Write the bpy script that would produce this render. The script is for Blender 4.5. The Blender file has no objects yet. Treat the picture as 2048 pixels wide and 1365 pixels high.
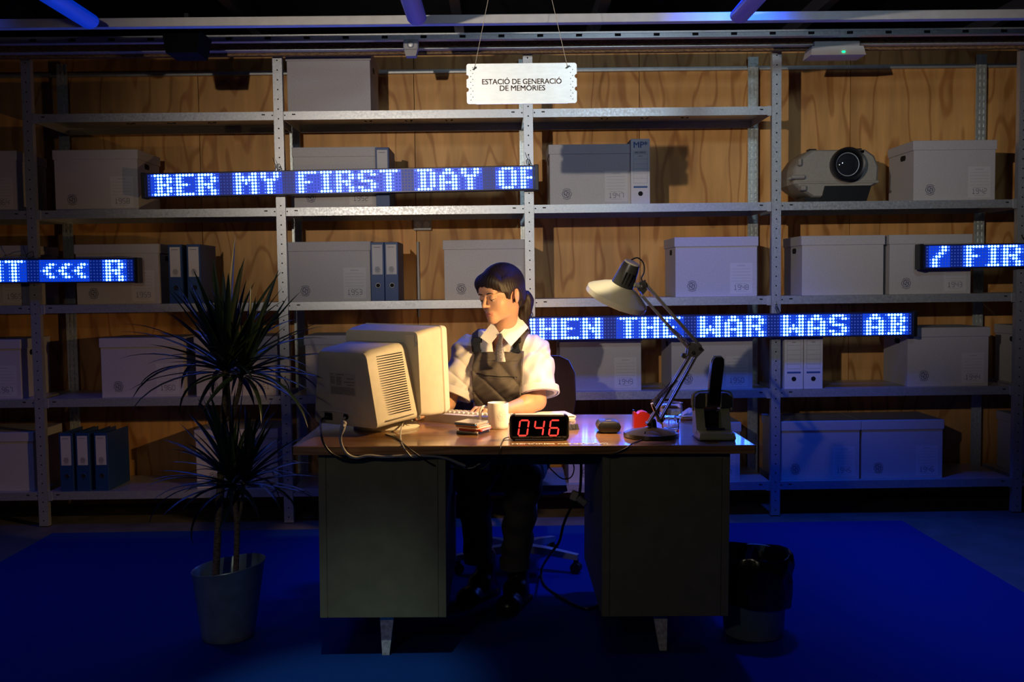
import bpy, bmesh, math, random
import numpy as np
from mathutils import Vector, Matrix

random.seed(7)
PI = math.pi
S = bpy.context.scene
COL = S.collection

# ------------------------------------------------------------------ camera, world, lights, exposure
F_PX, W_PX, H_PX = 1950.0, 2048.0, 1365.0
EYE = Vector((0, 0, 1.31))
CAM_M = (Matrix.Rotation(-0.0097, 3, 'Z') @ Matrix.Rotation(PI/2 - 0.0582, 3, 'X') @ Matrix.Rotation(-0.01243, 3, 'Z'))
cd = bpy.data.cameras.new('camera')
cam = bpy.data.objects.new('camera', cd)
COL.objects.link(cam)
cam.location = EYE
cam.rotation_euler = CAM_M.to_euler()
cd.sensor_width = 36.0
cd.lens = 36.0*F_PX/W_PX
cd.clip_start = 0.02
S.camera = cam

S.view_settings.view_transform = 'Standard'
S.view_settings.look = 'None'
S.view_settings.exposure = 0.0
S.view_settings.gamma = 1.0
S.view_settings.use_curve_mapping = False

wd = bpy.data.worlds.new('room_dark')
S.world = wd
wd.use_nodes = True
wd.node_tree.nodes['Background'].inputs[0].default_value = (0.30, 0.33, 0.5, 1)
wd.node_tree.nodes['Background'].inputs[1].default_value = 0.0009

def lamp(name, kind, loc, target, energy, color, size=0.05, angle=None, blend=1.0, sy=None, squash=1.0):
    ld = bpy.data.lights.new(name, kind)
    o = bpy.data.objects.new(name, ld)
    COL.objects.link(o)
    o.location = loc
    if target is not None:
        o.rotation_euler = (Vector(target) - Vector(loc)).to_track_quat('-Z', 'Y').to_euler()
    o.scale = (1, squash, 1)
    ld.energy = energy
    ld.color = color
    if kind == 'AREA':
        ld.shape = 'RECTANGLE'; ld.size = size; ld.size_y = sy or size
    else:
        ld.shadow_soft_size = size
    if kind == 'SPOT':
        ld.spot_size = angle; ld.spot_blend = blend
    return o

# theatre profile spot hung left of the camera, white-warm
lamp('spot_key', 'SPOT', (-1.22, 0.0, 2.22), (0.64, 5.4, 2.05), 330, (1.0, 0.87, 0.73), 0.022, math.radians(65), 1.0, squash=0.50)
# its warm spill into the room
lamp('spot_spill', 'SPOT', (-1.22, 0.0, 2.25), (-0.2, 4.5, 1.0), 20, (1.0, 0.86, 0.62), 0.08, math.radians(100), 1.0)
# small overhead spot on the carpet in front of the desk, and an added narrow spot brightening the lamp shade
lamp('spot_floor', 'SPOT', (-0.45, 2.30, 2.85), (-0.45, 2.88, 0.0), 100, (0.75, 1.0, 0.95), 0.02, math.radians(27), 0.7)
lamp('fill_pin', 'SPOT', (0.20, 2.55, 2.85), (0.345, 3.535, 1.24), 150, (1.0, 0.88, 0.62), 0.012, math.radians(6.8), 0.6)
# added cool fill from under the roof, softer, on the middle and right of the rack
lamp('fill_cool', 'SPOT', (1.1, 1.0, 2.85), (0.9, 5.4, 2.0), 95, (0.66, 0.84, 1.0), 0.16, math.radians(62), 1.0, squash=0.6)
# blue washes hung under the roof between desk and rack, pointing down
lamp('wash_blue_back', 'SPOT', (1.1, 4.36, 2.95), (1.0, 4.55, 0.0), 185, (0.006, 0.085, 1.0), 0.10, math.radians(78), 0.5)
lamp('wash_blue_left', 'SPOT', (-2.5, 4.30, 2.95), (-2.45, 4.42, 0.0), 26, (0.006, 0.085, 1.0), 0.10, math.radians(78), 0.6)
lamp('wash_blue_front', 'SPOT', (-1.9, 2.2, 2.95), (-1.7, 3.0, 0.0), 20, (0.006, 0.06, 1.0), 0.12, math.radians(74), 1.0)
lamp('wash_blue_right', 'SPOT', (2.1, 3.0, 2.95), (1.9, 3.3, 0.0), 16, (0.006, 0.06, 1.0), 0.12, math.radians(74), 1.0)

# ------------------------------------------------------------------ helpers
def ray(px, py):
    return CAM_M @ Vector(((px - W_PX/2)/F_PX, -(py - H_PX/2)/F_PX, -1.0))
def P(px, py, Y):
    d = ray(px, py)
    return EYE + d*(Y/d.y)
def PZ(px, py, z):
    d = ray(px, py)
    return EYE + d*((z - EYE.z)/d.z)

class MB:
    def __init__(s):
        s.v = []; s.f = []; s.m = []; s.k = 0
    def add(s, vs, fs, M=None):
        b = len(s.v)
        if M is not None:
            vs = [M @ Vector(p) for p in vs]
        s.v += [tuple(p) for p in vs]
        s.f += [tuple(b + i for i in f) for f in fs]
        s.m += [s.k]*len(fs)
        return s
    def box(s, x0, x1, y0, y1, z0, z1, b=0.0, M=None):
        if x0 > x1: x0, x1 = x1, x0
        if y0 > y1: y0, y1 = y1, y0
        if z0 > z1: z0, z1 = z1, z0
        if b <= 0:
            vs = [(x, y, z) for x in (x0, x1) for y in (y0, y1) for z in (z0, z1)]
            fs = [(0,1,3,2), (4,6,7,5), (0,4,5,1), (2,3,7,6), (0,2,6,4), (1,5,7,3)]
            return s.add(vs, fs, M)
        X = (x0, x1); Y = (y0, y1); Z = (z0, z1)
        vs = []; id_ = {}
        for i in (0, 1):
            for j in (0, 1):
                for k in (0, 1):
                    sx, sy, sz = (1-2*i)*b, (1-2*j)*b, (1-2*k)*b
                    for a, p in ((0, (X[i], Y[j]+sy, Z[k]+sz)), (1, (X[i]+sx, Y[j], Z[k]+sz)), (2, (X[i]+sx, Y[j]+sy, Z[k]))):
                        id_[i, j, k, a] = len(vs); vs.append(p)
        fs = []
        g = lambda i, j, k, a: id_[i, j, k, a]
        for i in (0, 1):
            q = [g(i,0,0,0), g(i,1,0,0), g(i,1,1,0), g(i,0,1,0)]; fs.append(tuple(q if i else q[::-1]))
            q = [g(0,i,0,1), g(1,i,0,1), g(1,i,1,1), g(0,i,1,1)]; fs.append(tuple(q[::-1] if i else q))
            q = [g(0,0,i,2), g(1,0,i,2), g(1,1,i,2), g(0,1,i,2)]; fs.append(tuple(q if i else q[::-1]))
        for i in (0, 1):
            for j in (0, 1):
                q = [g(i,j,0,0), g(i,j,1,0), g(i,j,1,1), g(i,j,0,1)]; fs.append(tuple(q if (i ^ j) else q[::-1]))
                q = [g(i,0,j,0), g(i,1,j,0), g(i,1,j,2), g(i,0,j,2)]; fs.append(tuple(q[::-1] if (i ^ j) else q))
                q = [g(0,i,j,1), g(1,i,j,1), g(1,i,j,2), g(0,i,j,2)]; fs.append(tuple(q if (i ^ j) else q[::-1]))
                for k in (0, 1):
                    pass
        for i in (0, 1):
            for j in (0, 1):
                for k in (0, 1):
                    q = [g(i,j,k,0), g(i,j,k,1), g(i,j,k,2)]
                    fs.append(tuple(q if (i + j + k) % 2 else q[::-1]))
        return s.add(vs, fs, M)
    def loft(s, rings, cap0=True, cap1=True, closed=True, M=None):
        n = len(rings[0]); vs = [p for r in rings for p in r]; fs = []
        for i in range(len(rings)-1):
            for j in range(n if closed else n-1):
                k = (j+1) % n
                fs.append((i*n+j, i*n+k, (i+1)*n+k, (i+1)*n+j))
        if cap0: fs.append(tuple(range(n))[::-1])
        if cap1: fs.append(tuple((len(rings)-1)*n + j for j in range(n)))
        return s.add(vs, fs, M)
    def tube(s, pts, r, n=8, cap=True, M=None, sq=None):
        pts = [Vector(p) for p in pts]; rings = []
        rs = r if isinstance(r, (list, tuple)) else [r]*len(pts)
        t0 = (pts[1]-pts[0]).normalized()
        up = Vector((0, 0, 1)) if abs(t0.z) < 0.9 else Vector((1, 0, 0))
        nrm = (up - t0*up.dot(t0)).normalized()
        for i, p in enumerate(pts):
            t = (pts[min(i+1, len(pts)-1)] - pts[max(i-1, 0)]).normalized()
            nrm = (nrm - t*nrm.dot(t)).normalized()
            bn = t.cross(nrm)
            rings.append([p + (nrm*math.cos(2*PI*j/n + (PI/4 if n == 4 else 0)) + bn*math.sin(2*PI*j/n + (PI/4 if n == 4 else 0)))*rs[i] for j in range(n)])
        return s.loft(rings, cap, cap, True, M)
    def lathe(s, prof, n=24, M=None, cap0=False, cap1=False, sx=1.0, sy=1.0):
        rings = [[(r*math.cos(2*PI*j/n)*sx, r*math.sin(2*PI*j/n)*sy, z) for j in range(n)] for r, z in prof]
        return s.loft(rings, cap0, cap1, True, M)
    def prism(s, poly, a, b, ax='y', M=None):
        def q(p, t):
            return (p[0], t, p[1]) if ax == 'y' else ((t, p[0], p[1]) if ax == 'x' else (p[0], p[1], t))
        return s.loft([[q(p, a) for p in poly], [q(p, b) for p in poly]], True, True, True, M)
    def sph(s, c, r, nu=14, nv=9, M=None):
        r = r if isinstance(r, (tuple, list)) else (r, r, r)
        prof = [(max(math.sin(PI*i/nv), 0.02), -math.cos(PI*i/nv)) for i in range(nv+1)]
        rings = [[(c[0]+a*math.cos(2*PI*j/nu)*r[0], c[1]+a*math.sin(2*PI*j/nu)*r[1], c[2]+z*r[2]) for j in range(nu)] for a, z in prof]
        return s.loft(rings, True, True, True, M)
    def ribbon(s, pts, w, y=0.0, closed=False, M=None):
        """flat ribbon in the local XZ plane (print, facing -Y)"""
        n = len(pts); L = []; Rr = []
        for i, p in enumerate(pts):
            a = pts[(i-1) % n] if (closed or i > 0) else p
            b = pts[(i+1) % n] if (closed or i < n-1) else p
            dx, dz = b[0]-a[0], b[1]-a[1]; l = math.hypot(dx, dz) or 1
            nx, nz = -dz/l*w/2, dx/l*w/2
            L.append((p[0]+nx, y, p[1]+nz)); Rr.append((p[0]-nx, y, p[1]-nz))
        fs = []
        for i in range(n if closed else n-1):
            k = (i+1) % n
            fs.append((i, k, n+k, n+i))
        return s.add(L+Rr, fs, M)
    def mesh(s, name, mats, smooth=False, angle=40, fix=True):
        me = bpy.data.meshes.new(name)
        me.from_pydata(s.v, [], s.f)
        if fix:
            bm = bmesh.new(); bm.from_mesh(me); bmesh.ops.recalc_face_normals(bm, faces=bm.faces); bm.to_mesh(me); bm.free()
        for m in (mats if isinstance(mats, (list, tuple)) else [mats]):
            me.materials.append(m)
        if any(s.m):
            me.polygons.foreach_set('material_index', s.m)
        if smooth:
            me.polygons.foreach_set('use_smooth', [True]*len(me.polygons))
            me.set_sharp_from_angle(angle=math.radians(angle))
        me.update()
        return me
    def build(s, name, mats, parent=None, smooth=False, angle=40, label=None, kind=None):
        return put(name, s.mesh(name, mats, smooth, angle), parent, label, kind)

def put(name, me, parent=None, label=None, kind=None, loc=None, rot=None):
    o = bpy.data.objects.new(name, me)
    COL.objects.link(o)
    if parent is not None: o.parent = parent
    if label: o['label'] = label
    if kind: o['kind'] = kind
    if loc is not None: o.location = loc
    if rot is not None: o.rotation_euler = rot
    return o
def tag(o, label, cat, group=None):
    o['label'] = label; o['category'] = cat
    if group: o['group'] = group
    return o
def thing(name, label, cat, loc=(0,0,0), rot=(0,0,0), group=None):
    o = bpy.data.objects.new(name, None)
    COL.objects.link(o)
    o.empty_display_size = 0.05
    o.location = loc; o.rotation_euler = rot
    return tag(o, label, cat, group)
def struct(o):
    o['kind'] = 'structure'
    return o
def spline(pts, n=8):
    """Catmull-Rom through points"""
    pts = [Vector(p) for p in pts]; out = []
    q = [pts[0]*2-pts[1]] + pts + [pts[-1]*2-pts[-2]]
    for i in range(1, len(q)-2):
        for k in range(n):
            t = k/n
            out.append(0.5*((2*q[i]) + (q[i+1]-q[i-1])*t + (2*q[i-1]-5*q[i]+4*q[i+1]-q[i+2])*t*t + (3*q[i]-q[i-1]-3*q[i+1]+q[i+2])*t**3))
    out.append(pts[-1])
    return out

# ------------------------------------------------------------------ materials
def mat(name, col, rough=0.5, metal=0.0, noise=0.0, nscale=40.0, bump=0.0, bscale=200.0, stretch=(1,1,1), spec=0.5, col2=None, rvar=0.0, coat=0.0, sheen=0.0):
    m = bpy.data.materials.new(name); m.use_nodes = True
    N = m.node_tree.nodes; L = m.node_tree.links; b = N['Principled BSDF']
    b.inputs['Base Color'].default_value = (*col, 1)
    b.inputs['Roughness'].default_value = rough
    b.inputs['Metallic'].default_value = metal
    b.inputs['Specular IOR Level'].default_value = spec
    if coat: b.inputs['Coat Weight'].default_value = coat; b.inputs['Coat Roughness'].default_value = 0.12
    if sheen: b.inputs['Sheen Weight'].default_value = sheen
    tc = N.new('ShaderNodeTexCoord'); mp = N.new('ShaderNodeMapping')
    mp.inputs['Scale'].default_value = stretch
    L.new(tc.outputs['Object'], mp.inputs['Vector'])
    if noise or col2 or rvar:
        nz = N.new('ShaderNodeTexNoise'); nz.inputs['Scale'].default_value = nscale; nz.inputs['Detail'].default_value = 5
        L.new(mp.outputs[0], nz.inputs['Vector'])
        rp = N.new('ShaderNodeValToRGB')
        c2 = col2 or tuple(c*(1-noise) for c in col)
        c1 = col if col2 else tuple(min(1, c*(1+noise)) for c in col)
        rp.color_ramp.elements[0].color = (*c2, 1); rp.color_ramp.elements[0].position = 0.32
        rp.color_ramp.elements[1].color = (*c1, 1); rp.color_ramp.elements[1].position = 0.68
        L.new(nz.outputs['Fac'], rp.inputs[0]); L.new(rp.outputs[0], b.inputs['Base Color'])
        if rvar:
            mr = N.new('ShaderNodeMapRange'); mr.inputs['From Min'].default_value = 0.3; mr.inputs['From Max'].default_value = 0.7
            mr.inputs['To Min'].default_value = max(rough-rvar, 0.02); mr.inputs['To Max'].default_value = rough+rvar
            L.new(nz.outputs['Fac'], mr.inputs[0]); L.new(mr.outputs[0], b.inputs['Roughness'])
    if bump:
        n2 = N.new('ShaderNodeTexNoise'); n2.inputs['Scale'].default_value = bscale; n2.inputs['Detail'].default_value = 3
        L.new(mp.outputs[0], n2.inputs['Vector'])
        bp = N.new('ShaderNodeBump'); bp.inputs['Strength'].default_value = bump; bp.inputs['Distance'].default_value = 0.002
        L.new(n2.outputs['Fac'], bp.inputs['Height']); L.new(bp.outputs[0], b.inputs['Normal'])
    return m
def emit(name, col, strength, base=(0.02, 0.02, 0.02)):
    m = bpy.data.materials.new(name); m.use_nodes = True
    b = m.node_tree.nodes['Principled BSDF']
    b.inputs['Base Color'].default_value = (*base, 1)
    b.inputs['Emission Color'].default_value = (*col, 1)
    b.inputs['Emission Strength'].default_value = strength
    b.inputs['Roughness'].default_value = 0.4
    return m
def wood_mat(name, c1, c2, scale=(5.0, 1.0, 0.55), rough=0.55, dist=5.0, wscale=2.2, coat=0.0, spec=0.4, direction='X', fine=60, line=0.34):
    m = bpy.data.materials.new(name); m.use_nodes = True
    N = m.node_tree.nodes; L = m.node_tree.links; b = N['Principled BSDF']
    tc = N.new('ShaderNodeTexCoord'); oi = N.new('ShaderNodeObjectInfo')
    cx = N.new('ShaderNodeCombineXYZ')
    mu = N.new('ShaderNodeMath'); mu.operation = 'MULTIPLY'; mu.inputs[1].default_value = 37.0
    L.new(oi.outputs['Random'], mu.inputs[0]); L.new(mu.outputs[0], cx.inputs[0]); L.new(mu.outputs[0], cx.inputs[2])
    va = N.new('ShaderNodeVectorMath'); va.operation = 'ADD'
    L.new(tc.outputs['Object'], va.inputs[0]); L.new(cx.outputs[0], va.inputs[1])
    mp = N.new('ShaderNodeMapping'); mp.inputs['Scale'].default_value = scale
    L.new(va.outputs[0], mp.inputs['Vector'])
    nz = N.new('ShaderNodeTexNoise'); nz.inputs['Scale'].default_value = 0.9; nz.inputs['Detail'].default_value = 3
    L.new(mp.outputs[0], nz.inputs['Vector'])
    wv = N.new('ShaderNodeMath'); wv.operation = 'MULTIPLY'; wv.inputs[1].default_value = wscale*6
    L.new(nz.outputs['Fac'], wv.inputs[0])
    fr = N.new('ShaderNodeMath'); fr.operation = 'PINGPONG'; fr.inputs[1].default_value = 0.5
    L.new(wv.outputs[0], fr.inputs[0])
    sm = N.new('ShaderNodeMapRange'); sm.interpolation_type = 'SMOOTHSTEP'
    sm.inputs['From Min'].default_value = 0.02; sm.inputs['From Max'].default_value = line
    L.new(fr.outputs[0], sm.inputs[0])
    n2 = N.new('ShaderNodeTexNoise'); n2.inputs['Scale'].default_value = fine; n2.inputs['Detail'].default_value = 4
    m2 = N.new('ShaderNodeMapping'); m2.inputs['Scale'].default_value = (scale[0]/5, scale[1], scale[2]/8) if direction == 'X' else (scale[0]/8, scale[1]*1.2, 1)
    L.new(va.outputs[0], m2.inputs['Vector']); L.new(m2.outputs[0], n2.inputs['Vector'])
    n3 = N.new('ShaderNodeTexNoise'); n3.inputs['Scale'].default_value = 1.6
    L.new(va.outputs[0], n3.inputs['Vector'])
    mx = N.new('ShaderNodeMix'); mx.data_type = 'RGBA'
    mx.inputs['A'].default_value = (*c2, 1); mx.inputs['B'].default_value = (*c1, 1)
    L.new(sm.outputs[0], mx.inputs['Factor'])
    m4 = N.new('ShaderNodeMix'); m4.data_type = 'RGBA'; m4.blend_type = 'MULTIPLY'; m4.inputs['Factor'].default_value = 1.0
    rp = N.new('ShaderNodeValToRGB')
    rp.color_ramp.elements[0].position = 0.3; rp.color_ramp.elements[0].color = (0.72, 0.70, 0.66, 1)
    rp.color_ramp.elements[1].position = 0.7; rp.color_ramp.elements[1].color = (1.12, 1.1, 1.08, 1)
    L.new(n2.outputs['Fac'], rp.inputs[0])
    L.new(mx.outputs['Result'], m4.inputs['A']); L.new(rp.outputs[0], m4.inputs['B'])
    m5 = N.new('ShaderNodeMix'); m5.data_type = 'RGBA'; m5.blend_type = 'MULTIPLY'; m5.inputs['Factor'].default_value = 1.0
    r3 = N.new('ShaderNodeValToRGB')
    r3.color_ramp.elements[0].position = 0.3; r3.color_ramp.elements[0].color = (0.82, 0.78, 0.74, 1)
    r3.color_ramp.elements[1].position = 0.7; r3.color_ramp.elements[1].color = (1.1, 1.1, 1.1, 1)
    L.new(n3.outputs['Fac'], r3.inputs[0])
    L.new(m4.outputs['Result'], m5.inputs['A']); L.new(r3.outputs[0], m5.inputs['B'])
    L.new(m5.outputs['Result'], b.inputs['Base Color'])
    b.inputs['Roughness'].default_value = rough
    b.inputs['Specular IOR Level'].default_value = spec
    if coat:
        b.inputs['Coat Weight'].default_value = coat; b.inputs['Coat Roughness'].default_value = 0.10
    return m

M_STEEL = mat('galvanised_steel', (0.54, 0.56, 0.58), 0.40, 0.6, 0.10, 90, 0.10, 60, rvar=0.08)
M_STEEL_REAR = mat('zinc_plated_steel', (0.66, 0.72, 0.70), 0.36, 0.5, 0.15, 60, 0.2, 90)
M_HOLE = mat('punched_hole', (0.006, 0.006, 0.006), 0.9)
M_PLY = wood_mat('pine_plywood', (0.82, 0.45, 0.155), (0.58, 0.27, 0.08), scale=(2.2, 1.0, 0.55), wscale=2.3, fine=28, line=0.17)
M_OSB = mat('strand_board', (0.40, 0.23, 0.10), 0.7, 0, 0.0, 55, 0.3, 80, stretch=(1, 3, 5), col2=(0.07, 0.035, 0.015))
M_ALU = mat('aluminium_profile', (0.55, 0.56, 0.56), 0.45, 0.6, 0.08, 30)
M_BEAM = mat('painted_steel_beam', (0.62, 0.60, 0.58), 0.55, 0.2, 0.06, 20)
M_ROOF = mat('roof_sheet', (0.03, 0.03, 0.035), 0.6, 0.3, 0.2, 8)
M_PURLIN = mat('dark_purlin', (0.20, 0.20, 0.27), 0.35, 0.6)
M_FLOOR = mat('concrete_floor', (0.13, 0.115, 0.10), 0.55, 0, 0.25, 6, 0.15, 40)
M_RUG = mat('blue_carpet', (0.003, 0.036, 0.19), 0.95, 0, 0.12, 300, 0.5, 900, spec=0.1)
M_DARKWALL = mat('dark_wall', (0.05, 0.05, 0.055), 0.8)
M_BOX = mat('grey_cardboard', (0.52, 0.495, 0.50), 0.75, 0, 0.05, 120, 0.08, 400, spec=0.3)
M_PAPER = mat('label_paper', (0.60, 0.58, 0.585), 0.7, spec=0.3)
M_INK = mat('navy_ink', (0.035, 0.05, 0.11), 0.7)
M_INKSOFT = mat('soft_grey_ink', (0.25, 0.27, 0.33), 0.7)
M_BINDER = mat('blue_binder_cover', (0.012, 0.055, 0.20), 0.5, 0, 0.08, 150, 0.05, 300)
M_BLACK = mat('black_plastic', (0.010, 0.010, 0.011), 0.4)
M_CHROME = mat('chrome', (0.8, 0.8, 0.8), 0.12, 1.0)
M_FILE = mat('white_file_card', (0.66, 0.65, 0.66), 0.7, 0, 0.03, 100)
M_BLUEPRINT = mat('blue_print', (0.03, 0.10, 0.30), 0.6)
M_LEDBOARD = mat('led_board', (0.02, 0.025, 0.07), 0.35)
M_LEDOFF = emit('led_off_glow', (0.04, 0.13, 0.8), 0.35, (0.10, 0.11, 0.22))  # unlit lens with a faint blue glow painted in
M_LEDCORE = emit('led_core', (0.032, 0.115, 1.0), 46.0)
M_LEDHALO = emit('led_halo_glow', (0.0, 0.05, 0.80), 0.85)  # glowing squares painted as a blue halo around lit dots
M_LEDHALOFAINT = emit('led_halo_faint', (0.0, 0.03, 0.5), 0.30)  # fainter outer part of the painted halo
M_LEDGHOST = emit('led_blur_ghost', (0.18, 0.38, 1.0), 1.7)  # weak dots painted beside the letters for scroll blur
M_CORD = mat('beige_cord', (0.6, 0.5, 0.36), 0.7)

# ------------------------------------------------------------------ text meshes
def text_mesh(name, body, size, material, align='CENTER', bold=0.0, sx=1.0, space=1.0):
    cu = bpy.data.curves.new(name, 'FONT'); cu.body = body; cu.size = size; cu.align_x = align; cu.align_y = 'CENTER'
    cu.extrude = 0.0004; cu.space_character = space; cu.resolution_u = 3
    o = bpy.data.objects.new(name, cu); COL.objects.link(o)
    bpy.context.view_layer.update()
    dg = bpy.context.evaluated_depsgraph_get()
    me = bpy.data.meshes.new_from_object(o.evaluated_get(dg))
    bpy.data.objects.remove(o); bpy.data.curves.remove(cu)
    me.transform(Matrix.Diagonal((sx, 1, 1, 1)))
    if bold:
        bm = bmesh.new()
        for dx, dy in ((0, 0), (bold, 0), (-bold, 0), (0, bold*.7), (0, -bold*.7)):
            m2 = me.copy(); m2.transform(Matrix.Translation((dx, dy, 0))); bm.from_mesh(m2); bpy.data.meshes.remove(m2)
        bm.to_mesh(me); bm.free()
    me.materials.clear(); me.materials.append(material)
    me.name = name
    return me
# ------------------------------------------------------------------ the room
YS, YR, YW = 5.35, 5.81, 5.865         # shelf front plane, rear posts, plywood wall
ROW_Z = [2.259, 1.741, 1.227, 0.711, 0.195]     # shelf tops
BAY, POST0 = 1.352, 0.155
def post_x(k): return POST0 + BAY*k

struct(MB().box(-6, 6, -2.5, 9.0, -0.1, 0.0).build('floor', M_FLOOR))
struct(MB().box(-6, 6, -2.5, 9.0, 3.02, 3.08).build('ceiling', M_ROOF))
struct(MB().box(-6.1, -6, -2.5, 9.0, 0, 3.05).build('wall_left', M_DARKWALL))
struct(MB().box(6, 6.1, -2.5, 9.0, 0, 3.05).build('wall_right', M_DARKWALL))
struct(MB().box(-6.1, 6.1, -2.6, -2.5, 0, 3.05).build('wall_front', M_DARKWALL))
struct(MB().box(-6.1, 6.1, 9.0, 9.1, 0, 3.05).build('wall_rear', M_DARKWALL))
wall = struct(MB().box(-6, 6, YW+0.018, YW+0.09, 0, 2.79).build('wall_back', M_DARKWALL))
seams = [P(x, 300, YW).x for x in (400, 830, 1279, 1700)]
step = (seams[3]-seams[0])/3
edges = [seams[0]-step*k for k in (3, 2, 1)] + seams + [seams[3]+step*k for k in (1, 2, 3)]
for a, b in zip(edges[:-1], edges[1:]):
    MB().box(a-(a+b)/2+0.002, b-(a+b)/2-0.002, 0, 0.018, 0.0, 2.79).build('plywood_panel', M_PLY, wall).location = ((a+b)/2, YW, 0.005)

# aluminium channel along the wall, timber/steel rails under the roof, front beam
zt = P(1279, 139, YW-0.01).z
struct(MB().box(-5.9, 5.9, YW-0.022, YW, zt-0.012, zt+0.012, 0.002).build('trim_1', M_ALU))
def rail_z(py, Y): return P(1279, py, Y).z
m = MB(); Y = 5.22
struct(m.box(-5.9, 5.9, Y, Y+0.03, rail_z(91, Y), rail_z(77, Y), 0.002).build('trim_2', M_OSB))
struct(MB().box(-5.9, 5.9, Y+0.06, Y+0.09, rail_z(104, Y+.06), rail_z(94, Y+.06), 0.002).build('trim_3', M_OSB))
struct(MB().box(-5.9, 5.9, Y+0.0, Y+0.05, rail_z(93.5, Y), rail_z(91, Y)-0.001, 0.001).build('trim_4', M_STEEL_REAR))
# slotted steel channel
t5 = struct(MB().box(-5.9, 5.9, 5.1, 5.104, rail_z(75, 5.1), rail_z(72, 5.1)).box(-5.9, 5.9, 5.1, 5.104, rail_z(66, 5.1), rail_z(62, 5.1)).box(-5.9, 5.9, 5.104, 5.14, rail_z(75, 5.1), rail_z(62, 5.1)).build('trim_5', M_STEEL))
m = MB()
for i in range(60):
    x = -5.8 + i*0.2
    m.box(x, x+0.03, 5.098, 5.105, rail_z(71.5, 5.1), rail_z(66.5, 5.1))
m.build('rail_slot', M_HOLE, t5, kind='stuff')
# front beam
Yb = 4.6
beam = struct(MB().box(-5.9, 5.9, Yb, Yb+0.045, P(1024, 46, Yb).z, P(1024, 28, Yb).z, 0.002).build('trim_6', M_BEAM))
# purlins running into depth under the roof
for i, px in enumerate((-2.9, -1.55, -0.25, 0.62, 1.95, 3.2)):
    struct(MB().box(px-0.03, px+0.03, -2.4, 8.9, 2.93, 3.02).build('trim_%d' % (7+i), M_PURLIN))
for i, y in enumerate((3.4, 6.6)):
    struct(MB().box(-5.9, 5.9, y, y+0.06, 2.86, 2.93).build('trim_%d' % (13+i), M_PURLIN))

rug = MB().box(-2.43, 2.15, 1.2, 5.19, 0.0005, 0.007, 0.002).build('blue_rug', M_RUG)
tag(rug, 'large plain blue carpet under the desk, plant and bin', 'rug')

# ------------------------------------------------------------------ shelving
rack = thing('shelving_rack', 'long galvanised steel shelving rack bolted together along the plywood wall', 'shelving', (0, YS, 0))
PT = 2.598
fp = MB().box(-0.0255, 0.0255, 0, 0.0022, 0.0, PT).box(-0.0255, -0.0233, 0.0022, 0.035, 0.0, PT).box(0.0233, 0.0255, 0.0022, 0.035, 0.0, PT)
fp_me = fp.mesh('front_post', M_STEEL)
hm = MB()
for i in range(50):
    z = 0.03 + i*0.052
    hm.lathe([(0.0042, -0.0004), (0.0042, 0.0002)], 8, Matrix.Translation((0, 0, z)) @ Matrix.Rotation(PI/2, 4, 'X'), True, True)
hole_me = hm.mesh('post_hole', M_HOLE)
foot_me = MB().box(-0.027, 0.027, -0.002, 0.04, 0.0, 0.12, 0.001).mesh('post_foot', M_ALU)
rp = MB().box(-0.030, -0.018, 0, 0.003, 0.05, 2.63).box(-0.006, 0.006, 0.0, 0.003, 0.05, 2.63).box(0.018, 0.030, 0, 0.003, 0.05, 2.63).box(-0.03, 0.03, 0.006, 0.009, 0.05, 2.63)
for i in range(64):
    z = 0.07 + i*0.04
    rp.box(-0.019, -0.005, 0, 0.0025, z, z+0.014).box(0.005, 0.019, 0, 0.0025, z, z+0.014)
rp_me = rp.mesh('rear_post', M_STEEL_REAR)
for k in range(-3, 4):
    p = put('front_post', fp_me, rack, loc=(post_x(k), 0, 0.006))
    put('post_hole', hole_me, p, kind='stuff')
    put('rear_post', rp_me, rack, loc=(post_x(k)-0.01, YR-YS, 0))
d = YR-YS-0.012; hw = BAY/2-0.027
sh = MB().box(-hw, hw, 0.003, d, -0.004, 0.0).box(-hw, hw, 0.003, 0.006, -0.045, -0.004).box(-hw, hw, d-0.003, d, -0.045, -0.004).box(-hw, -hw+0.003, 0.006, d, -0.045, -0.004).box(hw-0.003, hw, 0.006, d, -0.045, -0.004)
sh.box(-hw+0.05, hw-0.05, 0.20, 0.24, -0.012, -0.004)
sh_me = sh.mesh('shelf', M_STEEL)
sl = MB()
for sx in (-1, 1):
    sl.box(sx*(hw-0.055)-0.009, sx*(hw-0.055)+0.009, 0.0022, 0.0035, -0.019, -0.013)
    sl.lathe([(0.004, -0.0004), (0.004, 0.0004)], 8, Matrix.Translation((sx*(hw-0.007), 0.003, -0.02)) @ Matrix.Rotation(PI/2, 4, 'X'), True, True)
for x in (-0.42, 0, 0.42):                       # pressed marks on the underside
    sl.tube([(x*0.55-0.012, 0.27, -0.013), (x*0.55-0.02, 0.30, -0.0045), (x*0.55-0.012, 0.33, -0.0045)], 0.0025, 5)
    sl.tube([(x*0.55+0.012, 0.27, -0.013), (x*0.55+0.02, 0.30, -0.0045), (x*0.55+0.012, 0.33, -0.0045)], 0.0025, 5)
sl_me = sl.mesh('slot', M_HOLE)
brk_me = MB().box(-0.012, 0.012, 0.0015, 0.003, -0.05, 0.003, 0.0005).mesh('shelf_bracket', M_ALU)
meta_me = text_mesh('stamped_text', 'META', 0.022, M_ALU, bold=0.0006)
meta_me.transform(Matrix.Rotation(PI/2, 4, 'X'))
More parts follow.
